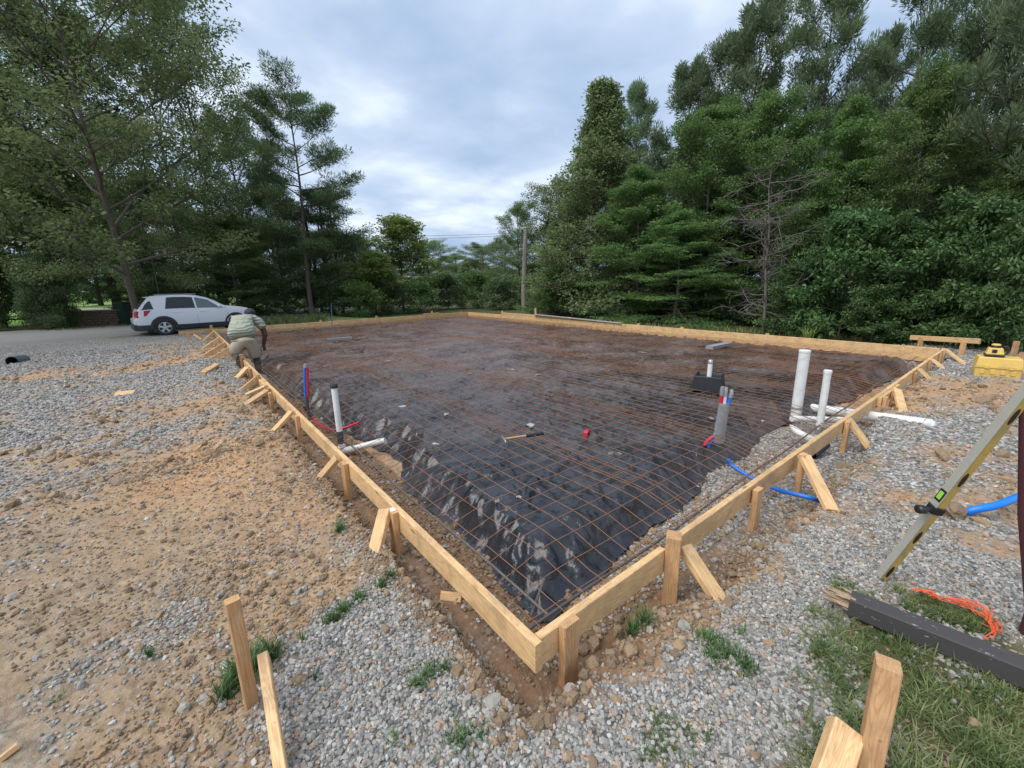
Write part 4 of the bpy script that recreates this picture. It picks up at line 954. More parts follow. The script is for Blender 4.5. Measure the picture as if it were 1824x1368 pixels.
# dead tree
def dead_tree():
    rr = random.Random(5); segs = []; TP = curve((0, 0, -.5), (0.02, 0, 1), 6.6, 10, rr, .02, .09); segs.append((TP, [.07-.006*i for i in range(11)]))
    br = []
    for b in range(34):
        s = .16+.84*b/34; p = TP[int(s*10)].lerp(TP[min(10, int(s*10)+1)], s*10 % 1); az = b*2.4+rr.uniform(-.4, .4); el = rr.uniform(-.1, .6); L = rr.uniform(1.3, 2.6)*(1.1-s*.45)
        P = curve(p, (math.cos(az), math.sin(az), el), L, 7, rr, .0, .3); br.append((P, [.022*(1-.8*i/7) for i in range(8)]))
        for k in range(6):
            q = P[1+k]; Q = curve(q, (P[-1]-P[0]).normalized()+Vector((rr.uniform(-.9, .9), rr.uniform(-.9, .9), rr.uniform(-.5, .7))), L*.38, 4, rr, 0, .35); br.append((Q, [.016, .013, .010, .008, .005]))
            for j in range(2): br.append((curve(Q[1+j], Vector((rr.uniform(-1, 1), rr.uniform(-1, 1), rr.uniform(-.6, .6))), .35, 2, rr, 0, .3), [.008, .006, .004]))
    b = AT(1364, 560, 15.3); root = empty('dead_tree', (b.x, b.y, zgs(b.x, b.y))); segs_mesh('trunk', segs, GBARK, 8, root); segs_mesh('branches', br, GBARK, 5, root)
    tag(root, 'bare grey dead tree with tangled twigs in front of the right wood', 'dead tree')
    root.scale = (.85, .85, .80)
dead_tree()
# ---------------------------------------------------------------- grass
def grass(name, cl, mat, label, hmean=.09, wid=.0035, lean=.6):
    """cl: list of (x, y, radius, count, height)"""
    xs, ys, hs = [], [], []
    for x, y, r, n, h in cl:
        a = rng.random(n)*2*np.pi; q = r*np.abs(rng.normal(size=n))*.55
        xs.append(x+q*np.cos(a)); ys.append(y+q*np.sin(a)); hs.append(h*(.4+.8*rng.random(n)))
    X, Y, H = map(np.concatenate, (xs, ys, hs)); k = outside(X, Y) ; X, Y, H = X[k], Y[k], H[k]; n = len(X); Z = zg(X, Y)-.004
    az = rng.random(n)*2*np.pi; ln = lean*(.3+rng.random(n)); dx, dy = np.cos(az), np.sin(az); px_, py_ = -dy, dx; w = wid*(.6+.8*rng.random(n))
    V = []
    for t, ww in ((0, 1), (.55, .85), (1, .08)):
        hx = X+dx*ln*H*t**1.7; hy = Y+dy*ln*H*t**1.7; hz = Z+H*(t-.35*ln*t**2.2)
        for s in (-1, 1): V.append(np.stack([hx+px_*w*ww*s, hy+py_*w*ww*s, hz], -1))
    V = np.stack(V, 1).reshape(-1, 3); b = np.arange(n)[:, None]*6
    F = np.concatenate([b+np.array([[0, 1, 3, 2]]), b+np.array([[2, 3, 5, 4]])], 1).reshape(-1, 4)
    o = mesh_np(name, V, F, mat, attrs={'rnd': ('FACE', np.repeat(rng.random(n), 2)), 'rnd2': ('FACE', np.repeat(np.clip(.5+.9*fbm(X*6, Y*6, 201), 0, 1), 2))})
    return tag(o, label, 'grass', kind='stuff')
def gp(px, py, r, n, h): p = G(px, py, -.14); return (p.x, p.y, r, n, h)
tf = [(425, 1200, .05, 150, .13), (445, 1185, .06, 150, .12), (480, 1160, .05, 120, .10), (400, 1230, .05, 60, .13), (590, 1095, .05, 170, .05), (610, 1075, .06, 190, .045), (640, 1055, .05, 120, .045), (680, 1035, .04, 90, .05), (695, 1022, .03, 80, .05),
      (605, 940, .04, 170, .06), (265, 1165, .05, 40, .05), (100, 1230, .02, 8, .05), (1125, 1110, .04, 120, .10), (1150, 1100, .03, 60, .12), (1265, 1130, .08, 240, .045), (1300, 1160, .09, 300, .045), (1330, 1180, .06, 150, .05), (1270, 1160, .04, 70, .05),
      (820, 1310, .07, 120, .05), (760, 1195, .06, 120, .05), (790, 1180, .05, 80, .04), (740, 1210, .04, 60, .05), (860, 1300, .05, 60, .04), (705, 1310, .05, 30, .04), (540, 1130, .02, 12, .06), (1320, 1120, .03, 20, .06), (560, 1200, .02, 10, .05), (1470, 1150, .04, 60, .06)]
grass('weeds', [gp(*t) for t in tf], LF['green_grass'], 'low green weeds sprouting in tufts through gravel and dirt', wid=.0028)
tg = []
for i in range(150):
    px = random.uniform(1440, 1850); py = random.uniform(1075, 1400)
    # keep below the beam line
    if py < 1085+(px-1500)*.33: continue
    tg.append(gp(px, py, .08, 46, random.uniform(.035, .085)))
for i in range(26): px = random.uniform(1600, 1760); tg.append(gp(px, 1060+(px-1600)*.30+random.uniform(-14, 14), .04, 55, .05))
for i in range(16): px = random.uniform(1150, 1260); tg.append(gp(px, random.uniform(1250, 1350), .06, 55, .025))
for i in range(12): px = random.uniform(1480, 1560); tg.append(gp(px, random.uniform(1025, 1060), .04, 30, .04))
grass('grass', tg, LF['grass'], 'patchy long grass around the dark timber and the right foreground stake', wid=.0022, lean=1.1)
far = []
for i in range(60): px = random.uniform(470, 575); p = AT(px, 560, random.uniform(20.3, 24)); far.append((p.x, p.y, .5, 50, .28))
for i in range(60): px = random.uniform(90, 235); p = AT(px, 560, random.uniform(24.2, 25.4)); far.append((p.x, p.y, .3, 30, .12))
for i in range(130): px = random.uniform(960, 1824); p = AT(px, 560, random.uniform(13.6, 16)); far.append((p.x, p.y, .4, 30, .22))
grass('tall_grass', far, LF['grass'], 'tall meadow grass between the form and the trees', wid=.010)
p = AT(1440, 600, 12.3)
grass('pine_seedling', [(AT(1438, 600, 12.6).x, AT(1438, 600, 12.6).y, .10, 90, .42)], LF['bright'], 'small bright green seedling just behind the back-right form boards', wid=.008, lean=.5); o = bpy.data.objects['pine_seedling']; del o['kind']; o['category'] = 'plant'
# ---------------------------------------------------------------- pipes and risers
PVC = simple('white_pvc', (.78, .78, .76), .38, 0, .05, 25, .03, dirt=((.45, .36, .28), .35))
BLK = simple('black_plastic', (.018, .018, .02), .42, 0, .2, 30, .05); TAPE = simple('silver_tape', (.42, .43, .44), .32, .55, .35, 55, .9)
DTAPE = simple('dark_tape', (.09, .095, .10), .35, .2, .4, 60, .8); REDP = simple('red_tubing', (.55, .02, .05), .4); BLUEP = simple('blue_tubing', (.015, .16, .62), .4, 0, .1)
GREYP = simple('grey_plastic', (.22, .23, .25), .5); RED2 = simple('red_plastic', (.5, .02, .04), .4)
YEL = simple('yellow_plastic', (.74, .51, .13), .5, 0, .08, 20, .1, dirt=((.45, .32, .14), .5)); CON = simple('grey_concrete', (.26, .27, .28), .85, 0, .25, 40, .5)
def pipe(name, P, r, mat, parent=None, n=20, hollow=False, loc=None):
    m = MB(); P = [Vector(p) for p in P]; m.tube(P, r, n, caps=not hollow)
    if hollow:
        rr = r if not hasattr(r, '__len__') else r[-1]
        d = (P[-1]-P[-2]).normalized(); m.tube([P[-1]+d*.0008, P[-1]-d*.0005], [rr*.999, rr*.86], n, caps=False); m.tube([P[-1]-d*.0005, P[-1]-d*.09], rr*.86, n)
    return m.build(name, mat, parent, smooth=True)
def bez(P, n=16):
    P = [Vector(p) for p in P]; P = [P[0]*2-P[1]]+P+[P[-1]*2-P[-2]]; out = []
    for i in range(1, len(P)-2):
        a, b, c, d = P[i-1:i+3]
        for k in range(n):
            t = k/n; out.append(.5*((2*b)+(-a+c)*t+(2*a-5*b+4*c-d)*t*t+(-a+3*b-3*c+d)*t**3))
    out.append(P[-2]); return out
# left capped riser
b = G(609, 800, -.27); t = AT(595, 690, math.hypot(b.x, b.y)+.02)
R = empty('drain_riser'); tag(R, 'white pipe riser with black cap and side arm in the left trench', 'pipe')
pipe('pipe', [b, t], .030, PVC, R); pipe('cap', [t+Vector((0, 0, -.005)), t+Vector((0, 0, .028)), t+Vector((0, 0, .034))], [.036, .036, .031], BLK, R)
pipe('tape_wrap', [b.lerp(t, .10+.02*i)+Vector((0, 0, 0)) for i in range(11)], [.0325+.002*(i % 2) for i in range(11)], DTAPE, R)
e = G(686, 784, -.17); pipe('arm', bez([b+Vector((-.0, 0, -.0)), b+Vector((.03, -.01, -.035)), b.lerp(e, .3)+Vector((0, 0, -.02)), e], 8), .031, PVC, R, hollow=True)
pipe('elbow', bez([b+Vector((0, 0, .03)), b+Vector((.004, 0, -.02)), b.lerp(e, .28)+Vector((0, 0, -.018))], 6), .038, PVC, R)
# left red/blue bundle
b = G(549, 745, -.22); t = AT(546, 705, math.hypot(b.x, b.y)); t2 = AT(545, 655, math.hypot(b.x, b.y))
R = empty('water_riser'); tag(R, 'blue and red water lines capped together, rising from the left trench', 'pipe')
for s, mt, nm in ((-.016, BLUEP, 'blue_line'), (.016, REDP, 'red_line')):
    o_ = RIGHT*s; pipe(nm, [t+o_-Vector((0, 0, .02)), t.lerp(t2, .5)+o_*1.1, t2+o_*.8], .0145, mt, R)
pipe('sleeve', bez([b+RIGHT*.03+Vector((0, 0, -.02)), b.lerp(t, .5), t]), .022, DTAPE, R); pipe('tape_cap', [t2, t2+Vector((0, 0, .03)), t2+Vector((0, 0, .05))], [.030, .027, .018], GREYP, R)
tag(pipe('water_line', bez([G(556, 742, -.22), G(565, 754, -.25), G(590, 766, -.25), G(617, 761, -.22), G(640, 752, -.19)]), .0145, simple('crimson_tubing', (.60, .015, .07), .4)), 'crimson water line looping past the capped white riser', 'hose')
# black box with pipe
R = empty('shower_drain_box', G(1261, 692, -.08), .35); tag(R, 'black plastic drain box with a white pipe standing in it', 'drain box')
m = MB(); w0, w1, h = .20, .17, .20
m.add([(-w0, -w0, 0), (w0, -w0, 0), (w0, w0, 0), (-w0, w0, 0), (-w1, -w1, h), (w1, -w1, h), (w1, w1, h), (-w1, w1, h), (-w1+.02, -w1+.02, h), (w1-.02, -w1+.02, h), (w1-.02, w1-.02, h), (-w1+.02, w1-.02, h), (-w1+.03, -w1+.03, h-.03), (w1-.03, -w1+.03, h-.03), (w1-.03, w1-.03, h-.03), (-w1+.03, w1-.03, h-.03)],
      [(0, 1, 5, 4), (1, 2, 6, 5), (2, 3, 7, 6), (3, 0, 4, 7), (4, 5, 9, 8), (5, 6, 10, 9), (6, 7, 11, 10), (7, 4, 8, 11), (8, 9, 13, 12), (9, 10, 14, 13), (10, 11, 15, 14), (11, 8, 12, 15), (12, 13, 14, 15)])
m.build('box', BLK, R, bevel=.008); m = MB(); m.tube([(0, 0, .08), (.01, 0, .38)], .031, 20); m.build('pipe', PVC, R, smooth=True)
m = MB(); m.tube([(.0095, 0, .345), (.011, 0, .37), (.012, 0, .395), (.013, 0, .405)], [.033, .036, .030, .02], 12); m.build('tape_cap', TAPE, R, smooth=True)
# taped riser
b = G(1279, 788, -.13); t = AT(1290, 718, math.hypot(b.x, b.y)); d = (t-b).normalized()
R = empty('taped_riser'); tag(R, 'silver-taped bundle of red, white and blue water lines standing in the sheet', 'pipe')
m = MB(); V = []; NS = 18
for i in range(15):
    p = b.lerp(t, i/14)
    for k in range(NS):
        a = 2*math.pi*k/NS; q = (1+.06*math.sin(i*2.1+k))*(1 if i % 2 else .96); V.append(p+RIGHT*math.cos(a)*(.050+.010*(1-i/14))*q+Vector((_f.x, _f.y, 0)).normalized()*math.sin(a)*.032*q)
m.add(V, [(i*NS+k, i*NS+(k+1) % NS, (i+1)*NS+(k+1) % NS, (i+1)*NS+k) for i in range(14) for k in range(NS)]+[tuple((14*NS+k) for k in range(NS))]); m.build('tape_wrap', TAPE, R, smooth=True)
for s, mt, nm, h, mt2 in ((-.030, REDP, 'red_line', .15, GREYP), (.000, PVC, 'white_line', .145, TAPE), (.036, BLUEP, 'blue_line', .12, TAPE)):
    q = t+RIGHT*s-Vector((0, 0, .02)); e2 = q+Vector((0, 0, h))+RIGHT*(.02 if s > .02 else .0); l_ = pipe(nm, [q, e2], .017, mt, R); 
    pipe('tape_cap', [q.lerp(e2, .62), e2.lerp(q, -.1), e2+Vector((0, 0, .03))], [.0195, .020, .015], mt2, l_)
pipe('red_elbow', bez([b+Vector((0, 0, .06))-RIGHT*.02, b+Vector((0, 0, .05))-RIGHT*.06, b-RIGHT*.10+Vector((0, 0, .015)), b-RIGHT*.13+Vector((0, 0, -.03))], 6), .019, REDP, R)
pipe('blue_elbow', bez([b+Vector((0, 0, .03))-RIGHT*.02, b+Vector((0, 0, .025))-RIGHT*.055, b-RIGHT*.085+Vector((0, 0, -.01)), b-RIGHT*.09+Vector((0, 0, -.05))], 6), .019, BLUEP, R)
# right white risers
b = G(1419, 728, -.12); t = AT(1434, 624, math.hypot(b.x, b.y)-.02)
R = empty('drain_riser'); tag(R, 'thick tall white pipe riser near the right side, wrapped at its foot', 'pipe'); pipe('pipe', [b-Vector((0, 0, .08)), t], .056, PVC, R, 28)
pipe('end_cap', [t-Vector((0, 0, .02)), t, t+Vector((0, 0, .006))], [.060, .060, .05], PVC, R, 28); pipe('tape_wrap', [b+Vector((0, 0, .0)), b+Vector((0, 0, .012)), b+Vector((0, 0, .028))], [.060, .063, .058], TAPE, R, 24)
b = G(1459, 765, -.20); t = AT(1475, 660, math.hypot(b.x, b.y)-.02)
R = empty('drain_riser'); tag(R, 'thinner white pipe riser right of the thick one, with grey foot band', 'pipe'); pipe('pipe', [b-Vector((0, 0, .1)), t], .034, PVC, R, 24)
pipe('end_cap', [t-Vector((0, 0, .03)), t, t+Vector((0, 0, .006))], [.038, .038, .03], PVC, R, 24); pipe('foot_band', [b-Vector((0, 0, .05)), b+Vector((0, 0, .035))], .037, TAPE, R, 24)
a, c = G(1412, 722, -.30), G(1668, 780, -.24); c.z = zgs(c.x, c.y)+.0
m = MB(); m.tube([a, a.lerp(c, .3), a.lerp(c, .93)], .056, 28); q = a.lerp(c, .93); dd = (c-a).normalized(); sd2 = dd.cross(Vector((0, 0, 1))).normalized(); V = []
for k in range(28):
    an = 2*math.pi*k/28; V.append(q+sd2*math.cos(an)*.056+Vector((0, 0, 1))*math.sin(an)*.056)
for k in range(28):
    an = 2*math.pi*k/28; V.append(q+sd2*math.cos(an)*.054+Vector((0, 0, 1))*math.sin(an)*.054+dd*(.02+.11*(.5-.5*math.sin(an))))
m.add(V, [(k, (k+1) % 28, 28+(k+1) % 28, 28+k) for k in range(28)]+[tuple(range(28, 56))]); tag(m.build('drain_pipe', PVC, smooth=True), 'long white sewer pipe passing under the right board with an angled end', 'pipe')
tag(pipe('drain_pipe', [G(1410, 746, -.17), G(1500, 748, -.21)], .036, PVC, hollow=False), 'white pipe lying level at the foot of the thinner riser', 'pipe')
tag(pipe('drain_pipe', bez([G(1408, 758, -.16), G(1422, 770, -.19), G(1448, 784, -.24), G(1470, 792, -.28)], 6), [.012+.024*min(1, i/5) for i in range(19)], PVC), 'short white pipe bend at the foot of the thick riser', 'pipe')
tag(pipe('drain_pipe', [G(1448, 812, -.30), G(1472, 792, -.24)], .035, BLK, hollow=True), 'stub of black pipe in the shade under the right board', 'pipe')
tag(pipe('water_hose', bez([G(1296, 818, -.12), G(1305, 830, -.17), G(1340, 852, -.22), G(1385, 872, -.22), G(1441, 886, -.20), G(1458, 892, -.27)]), .0165, BLUEP), 'blue water hose passing under the right form board', 'hose')
p = [G(1700, 925, -.24), G(1728, 910, -.13), G(1775, 900, -.08), G(1822, 882, -.06), G(1900, 850, -.06), G(1990, 820, -.12)]
tag(pipe('water_hose', bez(p), .024, simple('bright_blue_tubing', (.01, .20, .75), .35, 0, .1)), 'thick bright blue hose coming out of the clay at the right edge', 'hose')
# tools on the sheet
def sheetz(x, y): return float(PADZ(x, y))+.055
def S(px, py): 
    p = G(px, py, -.1); 
    for _ in range(3): p = G(px, py, sheetz(p.x, p.y))
    return p
R = empty('hammer'); tag(R, 'hammer with black and wooden handle lying on the mesh', 'hammer'); a, c = S(897, 782), S(968, 772)
pipe('handle', [a, a.lerp(c, .35), a.lerp(c, .55)], [.011, .010, .014], WOOD_R, R); pipe('grip', [a.lerp(c, .55), a.lerp(c, .7), a.lerp(c, .97), c], [.016, .017, .018, .014], BLK, R)
sdv = (c-a).cross(Vector((0, 0, 1))).normalized(); pipe('head', [a-sdv*.055, a-sdv*.03, a+sdv*.02, a+sdv*.06, a+sdv*.075+Vector((0, 0, -.01))], [.013, .014, .013, .010, .005], simple('steel', (.35, .34, .33), .4, .8), R)
p = S(1045, 777); R = empty('tape_measure', p, .4); tag(R, 'red and black tape measure lying on the mesh', 'tape measure')
m = MB(); m.prism([(-.045, 0), (.045, 0), (.045, .045), (.03, .062), (-.015, .065), (-.04, .05)], -.022, .022); m.build('case', RED2, R, M=Matrix.Rotation(.4, 4, 'Z')@Matrix.Rotation(math.pi/2, 4, 'X'), bevel=.006)
c_ = R.children[0]; c_.parent = R; c_.matrix_parent_inverse = Matrix.Identity(4); c_.matrix_basis = Matrix.Rotation(math.pi/2, 4, 'X')
for yy in (-.024, .024):
    m = MB(); m.tube([(0, yy-.003, .032), (0, yy+.003, .032)], .021, 20); m.build('side_disc', BLK, R)
m = MB(); m.box((.052, 0, .008), (.018, .02, .014)); m.build('hook', BLK, R)
def bar(px0, py0, px1, py1, w, h, label, up=.0):
    a, c = S(px0, py0), S(px1, py1); a.z += h/2+up; c.z += h/2+up; lumber('spacer_block', a, c, h, w, Z3, label, 'block', mat=CON)
bar(583, 607, 627, 604, .09, .07, 'long grey block lying on the mesh left of centre near the worker'); bar(1263, 622, 1297, 615, .16, .07, 'grey block lying on the mesh near the back-right boards')
for i, (px, py, r) in enumerate([(692, 640, .16), (836, 662, .10), (912, 655, .12), (959, 664, .12), (945, 752, .12), (775, 785, .07), (713, 720, .10), (795, 733, .09), (1145, 625, .2), (1040, 630, .2), (760, 620, .18), (705, 628, .14), (780, 565+10, .2), (885, 885, .045), (1268, 740, .06), (925, 878, .05), (1360, 745, .05)]):  # pale film scraps, plus sheet glints painted as pale patches
    p = S(px, py); rr = random.Random(i+50); m = MB(); n = 11; V = [(0, 0, .012)]+[(r*math.cos(k*6.283/n)*rr.uniform(.3, 1)*.8, r*.5*math.sin(k*6.283/n)*rr.uniform(.4, 1)*.8, rr.uniform(-.002, .012)) for k in range(n)]
    m.add(V, [(0, k+1, (k+1) % n+1) for k in range(n)]); m.add([(x, y, z-.006) for x, y, z in V], [(0, (k+1) % n+1, k+1) for k in range(n)])
    o = m.build('scrap_glint', simple('scrap_glint_film', (.42, .41, .40), .25) if i == 0 else bpy.data.materials['scrap_glint_film'], loc=(p.x, p.y, p.z-.035), smooth=True); o.rotation_euler.z = i; tag(o, ['large pale puddle film left of centre on the sheet', 'pale film scrap in the middle distance of the sheet', 'pale scrap beyond the middle, right of the fold', 'pale scrap at the fold right of centre', 'pale scrap just beyond the hammer', 'small pale scrap left of the hammer', 'pale scrap level with the capped white riser', 'pale scrap between riser and hammer', 'painted pale glint left of the black drain box', 'painted pale glint left of the far grey block', 'painted pale glint in the middle of the far sheet', 'painted pale glint just beyond the large puddle film', 'painted pale glint near the far corner', 'pale scrap near the near corner of the sheet', 'pale scrap left of the taped riser', 'pale scrap on the sheet below the hammer', 'pale scrap left of the thick white riser'][i], 'scrap', 'pale glints on the sheet')
p = AT(590, 578, 17.6); m = MB(); m.tube([(p.x, p.y, -.4), AT(590, 539, 17.6)], .014, 8); tag(m.build('marker_rod', simple('blue_grey_paint', (.08, .16, .28), .5)), 'thin blue-grey rod standing at the back form', 'rod')
# ---------------------------------------------------------------- case with laser level
q = G(1771, 672, -.10); q.z = max(zgs(q.x, q.y), -.13)+.0
vd = Vector((q.x, q.y, 0)).normalized(); rz = math.atan2(vd.y, vd.x)-math.pi/2+.12
R = empty('tool_case', q, rz); tag(R, 'yellow hard plastic case lying on the clay mound', 'case')
def taper(m, cx, cy, z0, z1, a0, b0, a1, b1):
    m.add([(cx-a0, cy-b0, z0), (cx+a0, cy-b0, z0), (cx+a0, cy+b0, z0), (cx-a0, cy+b0, z0), (cx-a1, cy-b1, z1), (cx+a1, cy-b1, z1), (cx+a1, cy+b1, z1), (cx-a1, cy+b1, z1)], [(3, 2, 1, 0), (4, 5, 6, 7), (0, 1, 5, 4), (1, 2, 6, 5), (2, 3, 7, 6), (3, 0, 4, 7)])
m = MB(); taper(m, 0, 0, -.03, .13, .225, .16, .235, .17); m.build('base', YEL, R, bevel=.012)
m = MB(); taper(m, 0, 0, .135, .275, .235, .17, .215, .15); m.build('lid', YEL, R, bevel=.012)
m = MB(); m.box((0, -.172, .132), (.48, .016, .012)); m.build('seam_lip', YEL, R)
for x in (-.15, -.05, .05, .15):
    m = MB(); m.box((x, -.170, .065), (.05, .014, .06)); m.build('rib', YEL, R, bevel=.004)
for x in (-.12, .12):
    m = MB(); m.box((x, -.178, .14), (.05, .014, .05)); m.build('latch', YEL, R, bevel=.004)
P1 = R.location.copy(); R2 = empty('laser_level', P1+Vector((math.cos(rz)*-.06, math.sin(rz)*-.06, .276)), rz); tag(R2, 'yellow and black rotary laser level standing on the yellow case', 'laser level')
m = MB(); taper(m, 0, 0, 0, .035, .095, .09, .10, .09); m.build('base', BLK, R2, bevel=.006)
m = MB(); taper(m, 0, 0, .035, .13, .092, .085, .072, .07); m.build('body', YEL, R2, bevel=.01)
m = MB(); m.box((-.01, -.082, .085), (.05, .01, .05)); m.build('control_panel', BLK, R2, bevel=.003); m = MB(); m.box((.055, -.083, .06), (.03, .006, .025)); m.build('sticker', simple('bright_yellow', (.8, .75, .05), .5), R2)
m = MB(); m.tube([(0, 0, .13), (0, 0, .165)], [.055, .045], 20); m.build('head', BLK, R2, smooth=True); m = MB(); m.tube([(0, 0, .165), (0, 0, .18), (0, 0, .188)], [.05, .048, .03], 20); m.build('top_cap', YEL, R2, smooth=True)
m = MB(); m.tube(bez([(.09, 0, .03), (.125, 0, .06), (.12, 0, .14), (.07, 0, .155)], 6), .013, 8); m.build('handle', BLK, R2, smooth=True)
# ---------------------------------------------------------------- dark timber, string, level, post
DK = simple('dark_stain', (.045, .042, .042), .7, 0, .25, 18, .3, dirt=None)
def dark_beam():
    m_, t_, b_ = DK, DK.node_tree, DK.node_tree.nodes['Principled BSDF']
    oc = ocoord(t_); n = noise(t_, mapping(t_, oc, (5, 12, 12)), 5, 4, .6); chips = ramp(t_, n, [(.66, 0), (.68, 1)])
    c = mixrgb(t_, chips, (.058, .052, .050), (.42, .38, .34)); c = mixrgb(t_, math_(t_, 'MULTIPLY', noise(t_, oc, 40), .25), c, (.10, .09, .085)); t_.links.new(c, b_.inputs['Base Color'])
    a = (G(1523, 1049, -.055)+G(1509.5, 1068, -.055))/2; c2 = (G(1824, 1160, -.055)+G(1824, 1198, -.055))/2; c2 = a+(c2-a)*1.7
    a.z = c2.z = -.055-.045
    R = empty('timber_beam', a); tag(R, 'dark-stained timber with a splintered pale end lying in the grass', 'timber beam')
    o = lumber('beam', a, c2, .085, .09, Z3, mat=DK); sub(o, R)
    d = (c2-a).normalized(); s = d.cross(Vector((0, 0, 1))).normalized(); rr = random.Random(3); m = MB()
    for i in range(22):
        y = rr.uniform(-.040, .040); z = rr.uniform(-.034, .036); L = rr.uniform(.02, .115); w = rr.uniform(.006, .014)
        p = a+s*y+Vector((0, 0, z)); e = p-d*L+Vector((0, 0, rr.uniform(-.01, .015)))+s*rr.uniform(-.012, .012); m.tube([p+d*.02, p.lerp(e, .5), e], [w, w*.8, w*.15], 5)
    sp = m.build('splintered_end', wood_mat('raw_wood', (.50, .36, .24), (.36, .24, .15), (.2, .13, .08))); sub(sp, R)
dark_beam()
def string_heap():
    rr = random.Random(9); m = MB(); path = [(1628, 1050), (1655, 1053), (1668, 1062), (1700, 1068), (1725, 1072), (1750, 1085), (1768, 1105), (1775, 1122), (1762, 1130)]
    for k in range(70):
        i0 = rr.randint(0, 6); n = rr.randint(2, 3); wdt = 2.5 if i0 < 2 else 9
        P = [G(path[min(8, i0+j)][0]+rr.gauss(0, wdt), path[min(8, i0+j)][1]+rr.gauss(0, wdt*.55), -.12+rr.random()*.035) for j in range(n)]; m.tube(bez(P, 7), .0016, 4, caps=False)
    tag(m.build('string_heap', simple('orange_twine', (.85, .13, .04), .6, 0, .15)), 'tangled heap of bright orange mason string in the grass', 'string')
string_heap()
foot = G(1571, 1027, -.15); topd = AT(1838, 690, 2.72); dirn = (topd-foot).normalized(); L = 1.22
GL_ = simple('dull_grey_paint', (.36, .35, .30), .6, 0, .15, 40, .2, dirt=((.38, .36, .30), .7)); YL = simple('worn_yellow_paint', (.50, .34, .08), .55, 0, .2, 30, .2, dirt=((.25, .22, .14), .6))
tv = (Vector((0, 0, CAM_H))-foot-dirn*.5).normalized(); tv = (tv-dirn*tv.dot(dirn)).normalized(); rt = dirn.cross(tv); rt = rt if rt.dot(RIGHT) > 0 else -rt
zax = (tv*.72+rt*.69).normalized(); grey_n = (tv*.69-rt*.72).normalized(); yax = zax.cross(dirn).normalized(); sgn = -1 if yax.dot(grey_n) > 0 else 1
ML = Matrix((dirn, yax, zax)).transposed().to_4x4(); ML.translation = foot
R = empty('spirit_level', M=ML); tag(R, 'long worn yellow and grey spirit level leaning to the right edge', 'spirit level')
def inL(o): o.parent = R; o.matrix_basis = Matrix.Identity(4); return o
m = MB(); m.box((L/2, 0, 0), (L, .034, .036)); inL(m.build('web', YL, bevel=.002))
m = MB(); m.box((L/2, -sgn*.0185, 0), (L, .005, .042)); inL(m.build('grey_face', GL_, bevel=.001))
for x in (.055, .30, .66, 1.0):
    m = MB(); n = 20; V = [(x+.04*math.cos(k*6.283/n), sgn*.001+.009*math.sin(k*6.283/n), .0175) for k in range(n)]+[(x+.04*math.cos(k*6.283/n), sgn*.001+.009*math.sin(k*6.283/n), .0190) for k in range(n)]
    m.add(V, [tuple(range(n)), tuple(range(n, 2*n))]+[(k, (k+1) % n, n+(k+1) % n, n+k) for k in range(n)]); inL(m.build('hand_hole', BLK))
VI = simple('green_vial', (.30, .62, .08), .25, 0, .05)
m = MB(); m.box((.55, -sgn*.0215, 0), (.062, .003, .036)); inL(m.build('vial_frame', BLK)); m = MB(); m.box((.55, -sgn*.0235, 0), (.040, .004, .022)); inL(m.build('vial', VI, bevel=.001))
m = MB(); m.box((.47, 0, .0), (.04, .052, .050)); inL(m.build('clamp', BLK, bevel=.006))
m = MB(); m.tube([Vector((.47, -sgn*.02, .01)), Vector((.47, -sgn*.05, .02)), Vector((.465, -sgn*.062, .022)), Vector((.465, -sgn*.092, .03)), Vector((.465, -sgn*.098, .03))], [.011, .011, .021, .021, .014], 16); inL(m.build('knob', BLK, smooth=True))
b = G(1828, 1125, -.15); m = MB(); tp = AT(1830, 700, math.hypot(b.x, b.y)); m.tube([b-Vector((0, 0, .2)), b+Vector((0, 0, .1)), b.lerp(tp, .5)+RIGHT*-.004, tp], [.022, .022, .024, .023], 14)
tag(m.build('fence_post', simple('maroon_paint', (.075, .018, .025), .8, 0, .35, 60, .8), smooth=True), 'dark maroon post at the right picture edge behind the level', 'post')
# far left culvert
a = G(22, 648, -.15); a.z = zgs(a.x, a.y)+.06; c = a+Vector((.12, .38, -.02)); R = empty('culvert_pipe', a); tag(R, 'open black-mouthed grey culvert pipe on the gravel at the far left', 'pipe')
m = MB(); n = 28; dd = (c-a); o_ = [dd*(i/12) for i in range(13)]; m.tube(o_, [.105+.004*(i % 2) for i in range(13)], n, caps=False); m.tube([dd*.0, dd*.04, dd*.98], [.104, .096, .096], n, caps=False); m.tube([dd*.985, dd*1.0], [.09, .105], n); m.build('pipe', simple('culvert_grey', (.10, .125, .135), .5), R, smooth=True)
m = MB(); m.tube([dd*-.004, dd*.9], [.0955, .0955], n, caps=False); m.build('liner', BLK, R, smooth=True)
